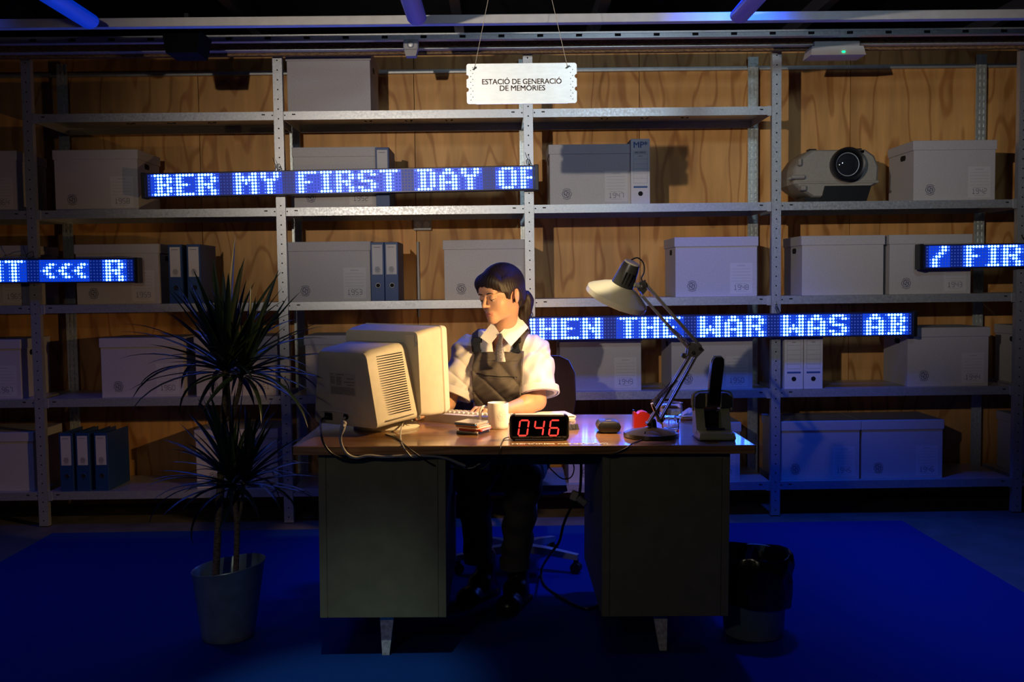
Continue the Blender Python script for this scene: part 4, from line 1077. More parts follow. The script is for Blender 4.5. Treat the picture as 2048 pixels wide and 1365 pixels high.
# ------------------------------------------------------------------ potted dracaena
M_POT = mat('zinc_pot', (0.30, 0.43, 0.47), 0.36, 0.4, 0.12, 20, rvar=0.06)
o = PZ(449, 1290, 0.007)
PB = Vector((o.x-.012, o.y+.092, 0.0075)); YPL = PB.y
t = thing('potted_dracaena', 'tall many-crowned dracaena in a zinc pot left of the desk', 'plant', PB)
n = 44; rings = []
for z, r in ((0, .094), (.004, .0965), (.02, .099), (.262, .132), (.268, .1355), (.271, .134), (.266, .130), (.15, .116), (.06, .104)):
    rings.append([(r*math.cos(2*PI*j/n)+z*.035, r*math.sin(2*PI*j/n), z*(1+.065*math.cos(2*PI*j/n)) if z > .1 else z) for j in range(n)])
MB().loft(rings, True, False).build('pot', M_POT, t, True, 40)
MB().lathe([(.112, .16), (.06, .172), (0, .175)], 30, Matrix.Translation((.005, 0, 0)), True, True).build('soil', mat('dark_soil', (0.03, 0.02, 0.014), 0.95, 0, 0.3, 200, 0.6, 200), t)
M_STEM = mat('ringed_stem_bark', (0.28, 0.21, 0.14), 0.8, 0, 0.0, 60, 0.6, 120, stretch=(1, 1, 2.5), col2=(0.10, 0.075, 0.05))
M_LEAF = mat('dark_green_leaf', (0.014, 0.030, 0.013), 0.36, 0, 0.2, 12)
def LPp(px, py, dy=0.0): return P(px, py, YPL+dy) - PB
def stem(pts, r):
    q = spline(pts, 6); m = MB(); k = []
    for i in range(len(q)): k.append(r*(1+.05*(i % 2)) if i < len(q)-1 else r*.9)
    m.tube(q, k, 10).build('stem', M_STEM, t, True, 60)
stem([LPp(431, 1165), LPp(433, 1120), LPp(437, 1040), LPp(441, 960), LPp(447, 900), LPp(447, 840), LPp(452, 790), LPp(452, 735)], .0135)
stem([LPp(448, 840), LPp(465, 832), LPp(472, 805), LPp(480, 775), LPp(484, 742)], .0085)
stem([LPp(471, 1160, -.02), LPp(473, 1110, -.02), LPp(474, 1050, -.02), LPp(469, 1000, -.02), LPp(467, 968, -.02)], .0105)
stem([LPp(475, 1050, -.02), LPp(482, 1020, -.02), LPp(486, 985, -.02), LPp(488, 965, -.02)], .006)
def leaf_mesh(L, W, curl, droop, lift):
    n = 9; vs = []; fs = []
    a = lift; p = Vector((0, 0, 0)); ds = L/n
    for i in range(n+1):
        u = i/n
        w = W*min(1, .45+u*4)*(1-u**2.2)**.8 + .0004
        nrm = Vector((-math.sin(a), 0, math.cos(a)))
        vs += [p+Vector((0, w, 0))+nrm*w*.35, p, p+Vector((0, -w, 0))+nrm*w*.35]
        a -= (droop*u**1.5+curl)*1.0/n*2
        p = p + Vector((math.cos(a), 0, math.sin(a)))*ds
    for i in range(n):
        b = i*3
        fs += [(b, b+1, b+4, b+3), (b+1, b+2, b+5, b+4)]
    return MB().add(vs, fs).mesh('leaf', M_LEAF, True, 80, fix=False)
rl = random.Random(11)
LM = []
for L, W, c, d, f in ((.32, .0085, .02, .1, 0), (.36, .0095, .05, .2, 0), (.34, .009, .1, .5, 0), (.40, .009, .1, .8, 0), (.30, .0085, .05, .3, 0), (.38, .0095, .2, 1.0, 0), (.42, .0085, .15, .5, 0), (.26, .0075, .05, .2, 0), (.44, .0085, .3, 1.3, 0), (.36, .009, .25, 1.2, 0), (.40, .0085, .0, .05, 0), (.30, .009, .4, 1.5, 0)):
    LM.append(leaf_mesh(L*1.06, W*1.65, c, d*.8, f))
def crown(base, n, scale, tilt=(0, 0), up0=82, up1=-18):
    for i in range(n):
        u = (i+.5)/n
        el = math.radians(up0 + (up1-up0)*u**1.15 + rl.uniform(-9, 9))
        az = i*2.39996 + rl.uniform(-.25, .25)
        if u < .35: me = LM[rl.choice((0, 1, 4, 10, 7))]
        elif u < .7: me = LM[rl.choice((1, 2, 4, 6, 10, 3))]
        else: me = LM[rl.choice((2, 3, 5, 6, 8, 9, 11))]
        s_ = scale*rl.uniform(.8, 1.12)
        o_ = bpy.data.objects.new('leaf', me); COL.objects.link(o_); o_.parent = t
        M = Matrix.Translation(base + Vector((math.cos(az)*.006, math.sin(az)*.006, -.05*u+.012))) @ Matrix.Rotation(tilt[1], 4, 'X') @ Matrix.Rotation(tilt[0], 4, 'Y') @ Matrix.Rotation(az, 4, 'Z') @ Matrix.Rotation(-el, 4, 'Y')
        o_.matrix_local = M @ Matrix.Diagonal((s_, s_, s_, 1))
crown(LPp(452, 728), 76, 1.0, (-.05, 0), 84, 0)
crown(LPp(486, 735), 46, .85, (.22, .1), 84, -6)
crown(LPp(467, 958, -.02), 56, .86, (-.12, 0), 84, -2)
crown(LPp(489, 955, -.02), 38, .74, (.25, .05), 80, 0)
# ------------------------------------------------------------------ signed-distance modelling for the figure
f32 = np.float32
def A(v): return np.array(v, f32)
def ell(c, r, R=None):
    c, r = A(c), A(r)
    Rm = None if R is None else np.array(R, f32)
    def f(p):
        q = p-c
        if Rm is not None: q = q @ Rm
        k0 = np.sqrt(((q/r)**2).sum(1)); k1 = np.sqrt(((q/(r*r))**2).sum(1))
        return k0*(k0-1)/np.maximum(k1, 1e-9)
    return f
def cap(a, b, ra, rb=None):
    a, b = A(a), A(b); rb = ra if rb is None else rb; ab = b-a; L2 = float((ab*ab).sum())
    def f(p):
        q = p-a; t = np.clip((q @ ab)/L2, 0, 1)
        return np.sqrt(((q - t[:, None]*ab)**2).sum(1)) - (ra+(rb-ra)*t)
    return f
def half(n, d):
    n = A(n)/np.linalg.norm(n)
    return lambda p: p @ n.astype(f32) - d
def bxs(lo, hi):
    lo, hi = A(lo), A(hi); c = (lo+hi)/2; h = (hi-lo)/2
    def f(p):
        q = np.abs(p-c)-h
        return np.sqrt((np.maximum(q, 0)**2).sum(1)) + np.minimum(q.max(1), 0)
    return f
def smin(a, b, k):
    h = np.clip(.5+.5*(b-a)/k, 0, 1); return b+(a-b)*h - k*h*(1-h)
def U(k, *fs):
    def f(p):
        d = fs[0](p)
        for g in fs[1:]: d = smin(d, g(p), k)
        return d
    return f
def Sub(k, a, *bs):
    def f(p):
        d = a(p)
        for g in bs: d = -smin(-d, g(p), k)
        return d
    return f
def Int(k, a, b):
    return lambda p: -smin(-a(p), -b(p), k)
def local(f, M):
    """f in local space; M local->world (rigid)"""
    Mi = np.array(M.inverted(), f32)
    return lambda p: f(p @ Mi[:3, :3].T + Mi[:3, 3])
def sdf_mesh(f, lo, hi, h, name, mats, slack=1.6, matfn=None):
    lo = A(lo); B = 12
    n = [int(math.ceil((hi[i]-lo[i])/h/B))*B+1 for i in range(3)]
    nb = [(n[i]-1)//B for i in range(3)]
    F = np.full(n, 1.0, f32)
    g = np.stack(np.meshgrid(*[np.arange(k) for k in nb], indexing='ij'), -1).reshape(-1, 3)
    cen = lo + (g.astype(f32)+.5)*(B*h)
    dc = f(cen)
    rad = B*h*.87*slack
    for gi, dd in zip(g, dc):
        i, j, k = gi*B
        if abs(dd) > rad: F[i:i+B+1, j:j+B+1, k:k+B+1] = np.where(dd > 0, 1.0, -1.0)
    act = g[np.abs(dc) <= rad]
    loc = np.stack(np.meshgrid(*[np.arange(B+1)]*3, indexing='ij'), -1).reshape(-1, 3).astype(f32)
    for s in range(0, len(act), 48):
        a = act[s:s+48]
        pts = (lo + (a[:, None, :].astype(f32)*B + loc[None])*h).reshape(-1, 3)
        v = f(pts).reshape(len(a), B+1, B+1, B+1)
        for q, (i, j, k) in enumerate(a*B): F[i:i+B+1, j:j+B+1, k:k+B+1] = v[q]
    sg_ = F < 0
    c0 = [slice(0, -1), slice(1, None)]
    sh_ = tuple(k-1 for k in n)
    acc = np.zeros(sh_+(3,), f32); cnt = np.zeros(sh_, f32)
    cor = [(i, j, k) for i in (0, 1) for j in (0, 1) for k in (0, 1)]
    for ca in cor:
        for ax_ in range(3):
            if ca[ax_]: continue
            cb = list(ca); cb[ax_] = 1
            sa = tuple(c0[q] for q in ca); sb = tuple(c0[q] for q in cb)
            m = sg_[sa] != sg_[sb]
            fa, fb = F[sa][m], F[sb][m]
            tt = fa/(fa-fb)
            pos = np.repeat(A(ca)[None], len(tt), 0); pos[:, ax_] += tt
            acc[m] += pos; cnt[m] += 1
    on = cnt > 0
    idx = np.full(sh_, -1, np.int64); idx[on] = np.arange(int(on.sum()))
    cells = np.argwhere(on)
    V = (cells + acc[on]/cnt[on][:, None])*h + lo
    faces = []
    for ax_ in range(3):
        u, v = (ax_+1) % 3, (ax_+2) % 3
        sa = [slice(1, -1)]*3; sb = [slice(1, -1)]*3
        sa[ax_] = slice(0, -1); sb[ax_] = slice(1, None)
        m = sg_[tuple(sa)] != sg_[tuple(sb)]
        flip = sg_[tuple(sa)][m]
        e = np.argwhere(m); e[:, u] += 1; e[:, v] += 1
        def cell(du, dv):
            q = e.copy(); q[:, u] += du; q[:, v] += dv
            return idx[q[:, 0], q[:, 1], q[:, 2]]
        q = np.stack([cell(-1, -1), cell(0, -1), cell(0, 0), cell(-1, 0)], 1)
        q[~flip] = q[~flip][:, ::-1]
        faces.append(q)
    Fc = np.concatenate(faces); Fc = Fc[(Fc >= 0).all(1)]
    me = bpy.data.meshes.new(name)
    me.vertices.add(len(V)); me.vertices.foreach_set('co', V.astype(f32).ravel())
    me.loops.add(len(Fc)*4); me.loops.foreach_set('vertex_index', Fc.astype(np.int32).ravel())
    me.polygons.add(len(Fc)); me.polygons.foreach_set('loop_start', np.arange(0, len(Fc)*4, 4, dtype=np.int32))
    me.polygons.foreach_set('use_smooth', np.ones(len(Fc), bool))
    for m_ in mats: me.materials.append(m_)
    if matfn is not None:
        me.polygons.foreach_set('material_index', matfn(V[Fc].mean(1).astype(f32)).astype(np.int32))
    me.update(calc_edges=True)
    return me

# ------------------------------------------------------------------ the seated woman
M_SKIN = mat('skin', (0.56, 0.31, 0.19), 0.5, 0, 0.05, 60, 0.05, 500)
_b = M_SKIN.node_tree.nodes['Principled BSDF']; _b.inputs['Subsurface Weight'].default_value = 0.12; _b.inputs['Subsurface Radius'].default_value = (0.01, 0.004, 0.002); _b.inputs['Subsurface Scale'].default_value = 0.4
M_LIP = mat('lips', (0.48, 0.20, 0.135), 0.45)
M_HAIR = mat('dark_brown_hair', (0.014, 0.0075, 0.0045), 0.52, 0, 0.35, 30, 0.5, 90, stretch=(6, 6, 0.6))
M_SHIRT = mat('white_cotton', (0.72, 0.71, 0.72), 0.85, 0, 0.03, 30, 0.15, 500, sheen=0.1)
M_OVER = mat('charcoal_workwear', (0.075, 0.064, 0.058), 0.75, 0, 0.12, 200, 0.2, 600)
M_TIE = mat('silver_lurex_tie', (0.22, 0.21, 0.225), 0.35, 0.5, 0.75, 420, 0.6, 420)
M_SHOE = mat('black_leather', (0.010, 0.010, 0.010), 0.3)
M_BUCKLE = mat('buckle_plastic', (0.004, 0.004, 0.004), 0.35)
M_EYEW = mat('eye_white', (0.42, 0.38, 0.35), 0.2)
M_IRIS = mat('dark_iris', (0.03, 0.018, 0.01), 0.15)

woman = thing('person', 'seated woman with dark ponytail in white short-sleeved shirt, grey tie and charcoal dungarees typing', 'person', P(1005, 755, 4.18))
WO = woman.location.copy()
toW = Matrix.Translation(-WO)
TM = Matrix.Translation(P(1005, 755, 4.18)) @ Matrix.Rotation(math.radians(-16), 4, 'Z') @ Matrix.Rotation(math.radians(8), 4, 'X')
HS = 1.0
HC = P(1003, 590, 4.03)
HM = Matrix.Translation(HC) @ Matrix.Rotation(math.radians(-48), 4, 'Z') @ Matrix.Rotation(math.radians(10), 4, 'X') @ Matrix.Rotation(math.radians(-3), 4, 'Y')
def T(x, y, z): return TM @ Vector((x, y, z))
def HH(x, y, z): return HM @ Vector((x, y, z))

# head (local: face towards -y)
Rz_ = lambda a: np.array(Matrix.Rotation(math.radians(a), 3, 'Z'), f32)
Ry_ = lambda a: np.array(Matrix.Rotation(math.radians(a), 3, 'Y'), f32)
Rx_ = lambda a: np.array(Matrix.Rotation(math.radians(a), 3, 'X'), f32)
head0 = U(.030, ell((0, .012, .036), (.0745, .094, .084)), ell((0, -.028, -.040), (.054, .060, .060)), ell((0, -.071, -.092), (.021, .018, .016)))
head0 = U(.022, head0, ell((.036, -.048, -.026), (.027, .028, .028)), ell((-.036, -.048, -.026), (.027, .028, .028)), ell((0, -.070, .040), (.050, .020, .030)))
head0 = U(.012, head0, ell((.028, -.079, .020), (.022, .010, .008)), ell((-.028, -.079, .020), (.022, .010, .008)), ell((0, -.076, -.066), (.024, .014, .018)))
sock = Sub(.010, head0, ell((.031, -.101, .002), (.017, .016, .011)), ell((-.031, -.101, .002), (.017, .016, .011)))
nose = U(.006, cap((0, -.083, .014), (0, -.1045, -.024), .0062, .0080), ell((0, -.1025, -.028), (.0088, .0105, .0078)), ell((.0100, -.095, -.031), (.0062, .008, .0056)), ell((-.0100, -.095, -.031), (.0062, .008, .0056)))
face = U(.007, sock, nose)
lids = U(.003, face, ell((.031, -.0772, .001), (.0150, .0125, .0112)), ell((-.031, -.0772, .001), (.0150, .0125, .0112)))
lips = U(.003, lids, ell((.007, -.0875, -.0590), (.012, .0070, .0042), Ry_(12)), ell((-.007, -.0875, -.0590), (.012, .0070, .0042), Ry_(-12)), ell((0, -.0868, -.0690), (.0155, .0072, .0050)))
mouth = Sub(.0018, lips, ell((0, -.0955, -.0638), (.022, .0085, .0013)), ell((.0055, -.108, -.0385), (.0034, .006, .0022)), ell((-.0055, -.108, -.0385), (.0034, .006, .0022)))
def ear(s):
    e = ell((s*.0775, .014, -.006), (.0075, .0175, .0300), Rx_(-8) @ Rz_(s*22))
    e = Sub(.004, e, ell((s*.0840, .011, -.002), (.0060, .0095, .018), Rx_(-8) @ Rz_(s*22)))
    return U(.004, e, ell((s*.076, .008, -.032), (.005, .007, .008)))
headL = U(.006, mouth, ear(1), ear(-1))
neck_t = HH(0, .022, -.055); neck_b = T(0, .015, .15)
headW = U(.020, local(headL, HM), cap(neck_t, neck_b, .047, .055))
# arms
SL_, SR_ = T(.150, .01, .11), T(-.150, .01, .11)
EL_, WL_ = P(1074, 803, 4.06), P(1003, 824, 3.95)
ER_, WR_ = P(893, 806, 4.15), P(858, 822, 4.00)
def hand(wr, fwd, up, s, spread=.019):
    """wr wrist point, fwd direction of the fingers, up back-of-hand normal, s = +1 left hand"""
    fwd = fwd.normalized(); side = up.cross(fwd).normalized()*s; up = fwd.cross(side)*s
    up = up.normalized()
    if up.z < 0: up = -up
    W = lambda a, b, c: wr + fwd*a + side*b + up*c
    fs = [cap(W(0, 0, 0), W(.045, .010, .008), .021, .018), cap(W(.0, .0, 0), W(.078, -.024, .012), .019, .0125), cap(W(0, 0, 0), W(.086, .000, .015), .019, .013), cap(W(0, 0, 0), W(.080, .022, .012), .019, .0125), cap(W(.02, .012, 0), W(.068, .036, .008), .017, .012)]
    palm = U(.014, *fs)
    digs = []
    for b, L, k, a0 in ((-.025, .060, .078, .012), (-.002, .067, .086, .016), (.020, .062, .081, .013), (.039, .050, .068, .008)):
        p0 = W(k, b, a0); p1 = W(k+L*.42, b*1.12, a0+.006); p2 = W(k+L*.74, b*1.14, a0-.010); p3 = W(k+L*.90, b*1.14, a0-.028)
        digs.append(U(.003, cap(p0, p1, .0098, .0088), cap(p1, p2, .0088, .0080), cap(p2, p3, .0080, .0070)))
    th = [W(.018, -.020, -.004), W(.048, -.045, -.010), W(.074, -.050, -.016), W(.095, -.044, -.022)]
    digs.append(U(.004, cap(th[0], th[1], .014, .0115), cap(th[1], th[2], .0112, .0095), cap(th[2], th[3], .0095, .0080)))
    def f(p):
        d = palm(p)
        e = digs[0](p)
        for g_ in digs[1:]: e = np.minimum(e, g_(p))
        return smin(d, e, .006)
    return f
hl = hand(WL_ + Vector((0, 0, .004)), Vector((-.86, -.42, -.04)), Vector((.1, .15, 1)), 1)
hr = hand(WR_ + Vector((0, 0, .004)), Vector((-.75, -.60, -.05)), Vector((0, .1, 1)), -1)
def arm(Sh, El, Wr, h_):
    mid = El.lerp(Wr, .25)
    return U(.02, U(.018, cap(Sh, El, .050, .036), cap(El, mid, .036, .040), cap(mid, Wr, .039, .0245)), h_)
armL, armR = arm(SL_, EL_, WL_, hl), arm(SR_, ER_, WR_, hr)
core = U(.06, cap(T(-.10, .02, .08), T(.10, .02, .08), .07), ell(T(0, .01, -.06), (.10, .08, .15)))
def body_f(p):
    d = smin(headW(p), core(p), .03)
    return smin(smin(d, armL(p), .02), armR(p), .02)
HMi = np.array(HM.inverted(), f32)
def skin_mat(c):
    q = c @ HMi[:3, :3].T + HMi[:3, 3]
    x, y, z = q[:, 0], q[:, 1], q[:, 2]
    up = (z > -.0640) & (z < -.0545-.9*np.abs(np.abs(x)-.006)*.16) & (np.abs(x) < .023)
    lo = (z <= -.0640) & (z > -.0755+6*x*x) & (np.abs(x) < .022)
    return ((y < -.080) & (up | lo)).astype(np.int32)
pts = [HC, SL_, SR_, EL_, WL_, ER_, WR_]
lo_ = [min(p[i] for p in pts)-.22 for i in range(3)]; hi_ = [max(p[i] for p in pts)+.20 for i in range(3)]
me = sdf_mesh(body_f, lo_, hi_, .0030, 'body', [M_SKIN, M_LIP], matfn=skin_mat)
me.transform(toW); put('body', me, woman)

def onface(x, z, off):
    ys = np.linspace(-.125, -.02, 400, dtype=f32)
    v = headL(np.stack([np.full(400, x, f32), ys, np.full(400, z, f32)], 1))
    return HH(x, float(ys[int(np.argmax(v < off))]), z)
# eyes: narrow slits of the lowered gaze, lashes and brows
for s in (-1, 1):
    m = MB()
    m.sph((0, 0, 0), (.0105, .0105, .0105), 16, 10)
    e = m.build('eye', M_EYEW, woman, True); e.matrix_local = toW @ HM @ Matrix.Translation((s*.031, -.0776, -.0035))
    MB().sph((0, -.0062, -.0035), (.0055, .0048, .0055), 14, 8).build('iris', M_IRIS, e, True)
    q = [onface(s*.031+k*.0145, -.0035-.0035*(1-k*k)-.001*k*s, .0002) for k in np.linspace(-1, 1, 9)]
    MB().tube([toW @ p for p in q], [.0006, .0011, .0013, .0014, .0014, .0014, .0013, .0011, .0006], 6).build('eyelashes', M_IRIS, woman, True)
    q = [onface(s*(.012+.038*k), .0175+.0065*math.sin(PI*k*.8)-.005*k, -.0006) for k in np.linspace(0, 1, 9)]
    MB().tube([toW @ p for p in q], [.0014, .0024, .0027, .0027, .0025, .0022, .0018, .0013, .0007], 6).build('eyebrow', M_HAIR, woman, True)

# hair: cap with a fringe, drawn back into a low ponytail
cap0 = U(.02, ell((0, .014, .040), (.083, .103, .092)), ell((0, .050, -.015), (.064, .062, .060)))
fringe = U(.016, ell((.032, -.062, .060), (.044, .026, .036), Ry_(18)), ell((-.034, -.062, .060), (.042, .026, .036), Ry_(-18)), ell((0, -.066, .066), (.05, .024, .032)))
sideL = ell((.071, -.020, .030), (.014, .045, .045), Rx_(25)); sideR = ell((-.071, -.020, .030), (.014, .045, .045), Rx_(25))
hair0 = U(.016, cap0, fringe, sideL, sideR)
def strands(p):
    x, y, z = p[:, 0], p[:, 1], p[:, 2]
    an = np.arctan2(x, -(y-.02))
    return .0004*np.sin(an*52+6*np.sin(z*35)) + .0004*np.sin(an*105+z*60)
facecut = bxs((-.062, -.16, -.16), (.062, -.030, .0))
def fringe_edge(p):
    x, y, z = p[:, 0], p[:, 1], p[:, 2]
    ed = .049 - .10*np.abs(x+.020) - 4.5*x*x + .0022*np.sin(x*210) + .0022*np.sin(x*640+1)
    d1 = z - ed                                # below the fringe line
    d2 = y + .034 + .30*np.maximum(z+.0, 0) - .1*np.minimum(z, 0)
    return np.maximum(d1, d2)
def earcut(p):
    q = p.copy(); q[:, 0] = np.abs(q[:, 0])
    return ell((.086, .010, -.026), (.030, .034, .044))(q)
def hair_f(p):
    d = hair0(p) + strands(p)
    d = -smin(-d, fringe_edge(p), .006)
    d = -smin(-d, earcut(p), .006)
    d = -smin(-d, bxs((-.2, -.2, -.2), (.2, .045, -.045))(p), .02)
    return d
hairW = local(hair_f, HM)
pony = [HH(0, .098, -.020), HH(.012, .122, -.050), P(1047, 640, 4.12), P(1055, 668, 4.15), P(1056, 700, 4.20)]
pq = spline(pony, 5); pr = [.020, .026, .029, .031, .031, .031, .031, .030, .029, .028, .026, .024, .022, .020, .018, .016, .014, .012, .010, .008, .005]
pf = [cap(pq[i], pq[i+1], pr[i], pr[i+1]) for i in range(len(pq)-1)]
def hair_all(p):
    d = pf[0](p)
    for g_ in pf[1:]: d = np.minimum(d, g_(p))
    d = d + .0013*np.sin(p[:, 0]*260+p[:, 2]*25) + .0008*np.sin(p[:, 1]*300)
    return smin(hairW(p), d, .012)
lo_ = [min(HC[i], min(q[i] for q in pony))-(.13 if i < 2 else .06) for i in range(3)]; hi_ = [max(HC[i], max(q[i] for q in pony))+.15 for i in range(3)]
me = sdf_mesh(hair_all, lo_, hi_, .0026, 'hair', [M_HAIR]); me.transform(toW); put('hair', me, woman)
MB().lathe([(.021, -.006), (.0235, 0), (.021, .006)], 18, toW @ Matrix.Translation(HH(.002, .104, -.026)) @ (HH(.012, .122, -.050)-HH(0, .098, -.020)).to_track_quat('Z', 'Y').to_matrix().to_4x4()).build('hair_tie', M_BLACK, woman, True)

# shirt
chest = U(.05, ell((0, .01, .0), (.150, .105, .19)), ell((0, .015, -.22), (.150, .110, .20)), cap((-.055, .015, .135), (.055, .015, .135), .062), ell((.062, -.060, -.005), (.070, .055, .075)), ell((-.062, -.060, -.005), (.070, .055, .075)))
chest = U(.05, chest, cap((.05, .012, .135), (.140, .012, .092), .062, .058), cap((-.05, .012, .135), (-.140, .012, .092), .062, .058))
chestW = local(chest, TM)
def sleeve(Sh, El, k=.80, r0=.070, r1=.080, drop=.0):
    end = Sh.lerp(El, k) + Vector((0, 0, drop)); d = (end-Sh).normalized()
    outer = cap(Sh, end + d*.1, r0, r1*1.14); inner = cap(Sh + d*.10, end+d*.12, r1*.74, r1*.98)
    n = d; dd = float(np.dot(A(end), A(n)))
    return outer, inner, half(n, dd), end, d
oL, iL, hL, endL, dL = sleeve(SL_, EL_ + Vector((.012, -.01, 0)),  .86, .066, .074)
oR, iR, hR, endR, dR = sleeve(SR_, ER_ + Vector((.01, 0, 0)), .86, .066, .074)
def wrinkle(p):
    x, y, z = p[:, 0], p[:, 1], p[:, 2]
    return .0042*np.sin(38*x+22*z+5*np.sin(17*y+9*z)) + .0034*np.sin(61*z-30*x+4*np.sin(23*x)) + .0050*(1-np.abs(np.sin(21*(.75*x+.65*z)+2.6*np.sin(9*z+8*x+6*y))))**4 + .0018*np.sin(110*(x-.6*z)+3*np.sin(40*z))
def shirt_f(p):
    d = chestW(p) + wrinkle(p)
    w = wrinkle(p)
    sl_ = -smin(-np.maximum(oL(p)+w, hL(p)), iL(p), .003)
    sr_ = -smin(-np.maximum(oR(p)+w, hR(p)), iR(p), .003)
    d = smin(smin(d, sl_, .035), sr_, .035)
    return d
neckhole = cap(T(0, -.005, .13), T(0, -.02, .34), .050, .060)
vneck = local(bxs((-.018, -.2, .125), (.018, -.03, .30)), TM)
shirt_cut = Sub(.006, shirt_f, neckhole, vneck)
botp = T(0, 0, -.34)
shirt_fin = lambda p: np.maximum(shirt_cut(p), -(p[:, 2]-botp.z))
P0 = [T(-.25, -.2, -.36), T(.25, .2, .30), EL_, ER_, T(.25, -.2, -.36), T(-.25, .2, .3)]
lo_ = [min(p[i] for p in P0)-.10 for i in range(3)]; hi_ = [max(p[i] for p in P0)+.10 for i in range(3)]
me = sdf_mesh(shirt_fin, lo_, hi_, .0040, 'shirt', [M_SHIRT]); me.transform(toW)
shirt = put('shirt', me, woman)
for end, d, r in ((endL, dL, .0830), (endR, dR, .0830)):
    q = d.to_track_quat('Z', 'Y').to_matrix().to_4x4()
    MB().lathe([(r-.001, -.030), (r+.002, -.029), (r+.003, -.002), (r+.002, 0), (r-.003, -.001), (r-.0045, -.028)], 32, toW @ Matrix.Translation(end) @ q).build('sleeve_hem', M_SHIRT, shirt, True, 50)

# collar
def flap(pts, thick=.0022):
    """quad patch from 4 corner world points, bulged"""
    a, b, c, d = [Vector(p) for p in pts]; n = 6; V = []; 
    nr = (b-a).cross(d-a).normalized()
    for i in range(n+1):
        for j in range(n+1):
            u, v = i/n, j/n
            V.append((a*(1-u)+b*u)*(1-v)+(d*(1-u)+c*u)*v)
    V2 = [p+nr*thick for p in V]; N_ = (n+1)**2; fs = []
    id_ = lambda i, j: i*(n+1)+j
    for i in range(n):
        for j in range(n):
            q = (id_(i, j), id_(i+1, j), id_(i+1, j+1), id_(i, j+1)); fs += [q, tuple(N_+k for k in q[::-1])]
    for i in range(n):
        for e in ((id_(i, 0), id_(i+1, 0)), (id_(i, n), id_(i+1, n)), (id_(0, i), id_(0, i+1)), (id_(n, i), id_(n, i+1))):
            fs.append((e[0], e[1], N_+e[1], N_+e[0]))
    return MB().add([toW @ p for p in V+V2], fs)
yc = 4.05
flap([P(999, 667, yc-.005), P(985, 645, yc+.05), P(961, 676, yc+.005), P(980, 690, yc-.022)]).build('collar_flap', M_SHIRT, shirt, True, 40)
flap([P(999, 667, yc-.005), P(1036, 630, yc+.055), P(1057, 655, yc+.030), P(1022, 693, yc-.040)]).build('collar_flap', M_SHIRT, shirt, True, 40)
flap([P(1036, 630, yc+.055), P(1043, 640, yc+.135), P(1062, 664, yc+.14), P(1056, 656, yc+.030)]).build('collar_flap', M_SHIRT, shirt, True, 40)
# tie
tp = [(1001, 667, 3.0), (1002, 676, 4.8), (1000, 684, 5.6), (999, 694, 8.5), (1000, 710, 10.5), (1001, 724, 12)]
rings = []
for i, (px, py, w) in enumerate(tp):
    yy = yc-.022-.006*i
    c = P(px, py, yy); hw_ = w/470*.86
    tvec = Vector((.96, -.27, 0))
    if i == 1: hw_ *= 1.2
    rings.append([toW @ (c + tvec*a*hw_ + Vector((0, b, 0))) for a, b in ((-1, .004), (-.6, -.003), (.6, -.004), (1, .003), (.6, .008), (-.6, .008))])
MB().loft(rings).build('tie', M_TIE, woman, True, 50)

# dungarees: bib, straps, trousers
thick = .010
def shellW(p, o): return shirt_f(p) - o
bibbox = local(bxs((-.100, -.30, -.33), (.116, -.02, .128)), TM)
def bib_f(p):
    return np.maximum(np.maximum(shellW(p, .011), -(shellW(p, -.002))), bibbox(p)) 
bib = sdf_mesh(bib_f, [T(0, 0, 0)[i]-.40 for i in range(3)], [T(0, 0, 0)[i]+.32 for i in range(3)], .0036, 'bib', [M_OVER]); bib.transform(toW)
over = put('bib', bib, woman)
def strap_f(p):
    Mi = np.array(TM.inverted(), f32); q = p @ Mi[:3, :3].T + Mi[:3, 3]
    x, y, z = q[:, 0], q[:, 1], q[:, 2]
    xl = np.where(x > 0, .078 + np.clip(z-.10, 0, .2)*.30, -.080 - np.clip(z-.10, 0, .2)*.30)
    band = np.abs(x-xl)-.0195
    return np.maximum(np.maximum(np.maximum(shellW(p, .008), -shellW(p, -.001)), band), .110-z)
me = sdf_mesh(strap_f, [T(0, 0, .12)[i]-.26 for i in range(3)], [T(0, 0, .12)[i]+.26 for i in range(3)], .0034, 'strap', [M_OVER]); me.transform(toW)
put('strap', me, woman)
# buckles
def project(x, z, off):
    """walk from the front until the shirt surface is met (torso local x, z)"""
    ys = np.linspace(-.26, 0, 200, dtype=f32)
    pp_ = np.array([tuple(T(x, float(y), z)) for y in ys], f32)
    v = shirt_f(pp_); i = int(np.argmax(v < off))
    return T(x, float(ys[i]), z)
for s_, x in ((-1, -.086), (1, .086)):
    c = project(x, .158, .012); c2 = project(x, .185, .012); c3 = project(x, .13, .012)
    zz = (c2-c3).normalized(); xx = (TM.to_3x3() @ Vector((1, 0, 0))); xx = (xx-zz*xx.dot(zz)).normalized(); yy = zz.cross(xx)
    MBk = toW @ Matrix(((xx.x, yy.x, zz.x, c.x), (xx.y, yy.y, zz.y, c.y), (xx.z, yy.z, zz.z, c.z), (0, 0, 0, 1)))
    bk = MB().box(-.021, .021, -.004, .006, .006, .030, .003, MBk)
    bk.loft([[(-.012, -.003, .008), (.012, -.003, .008), (.012, .005, .008), (-.012, .005, .008)], [(-.014, -.003, -.018), (.014, -.003, -.018), (.014, .005, -.018), (-.014, .005, -.018)], [(-.021, -.003, -.026), (.021, -.003, -.026), (.021, .005, -.026), (-.021, .005, -.026)], [(-.020, -.003, -.034), (.020, -.003, -.034), (.020, .005, -.034), (-.020, .005, -.034)]], M=MBk)
    bk.build('buckle', M_BUCKLE, woman, label='black plastic strap buckle')
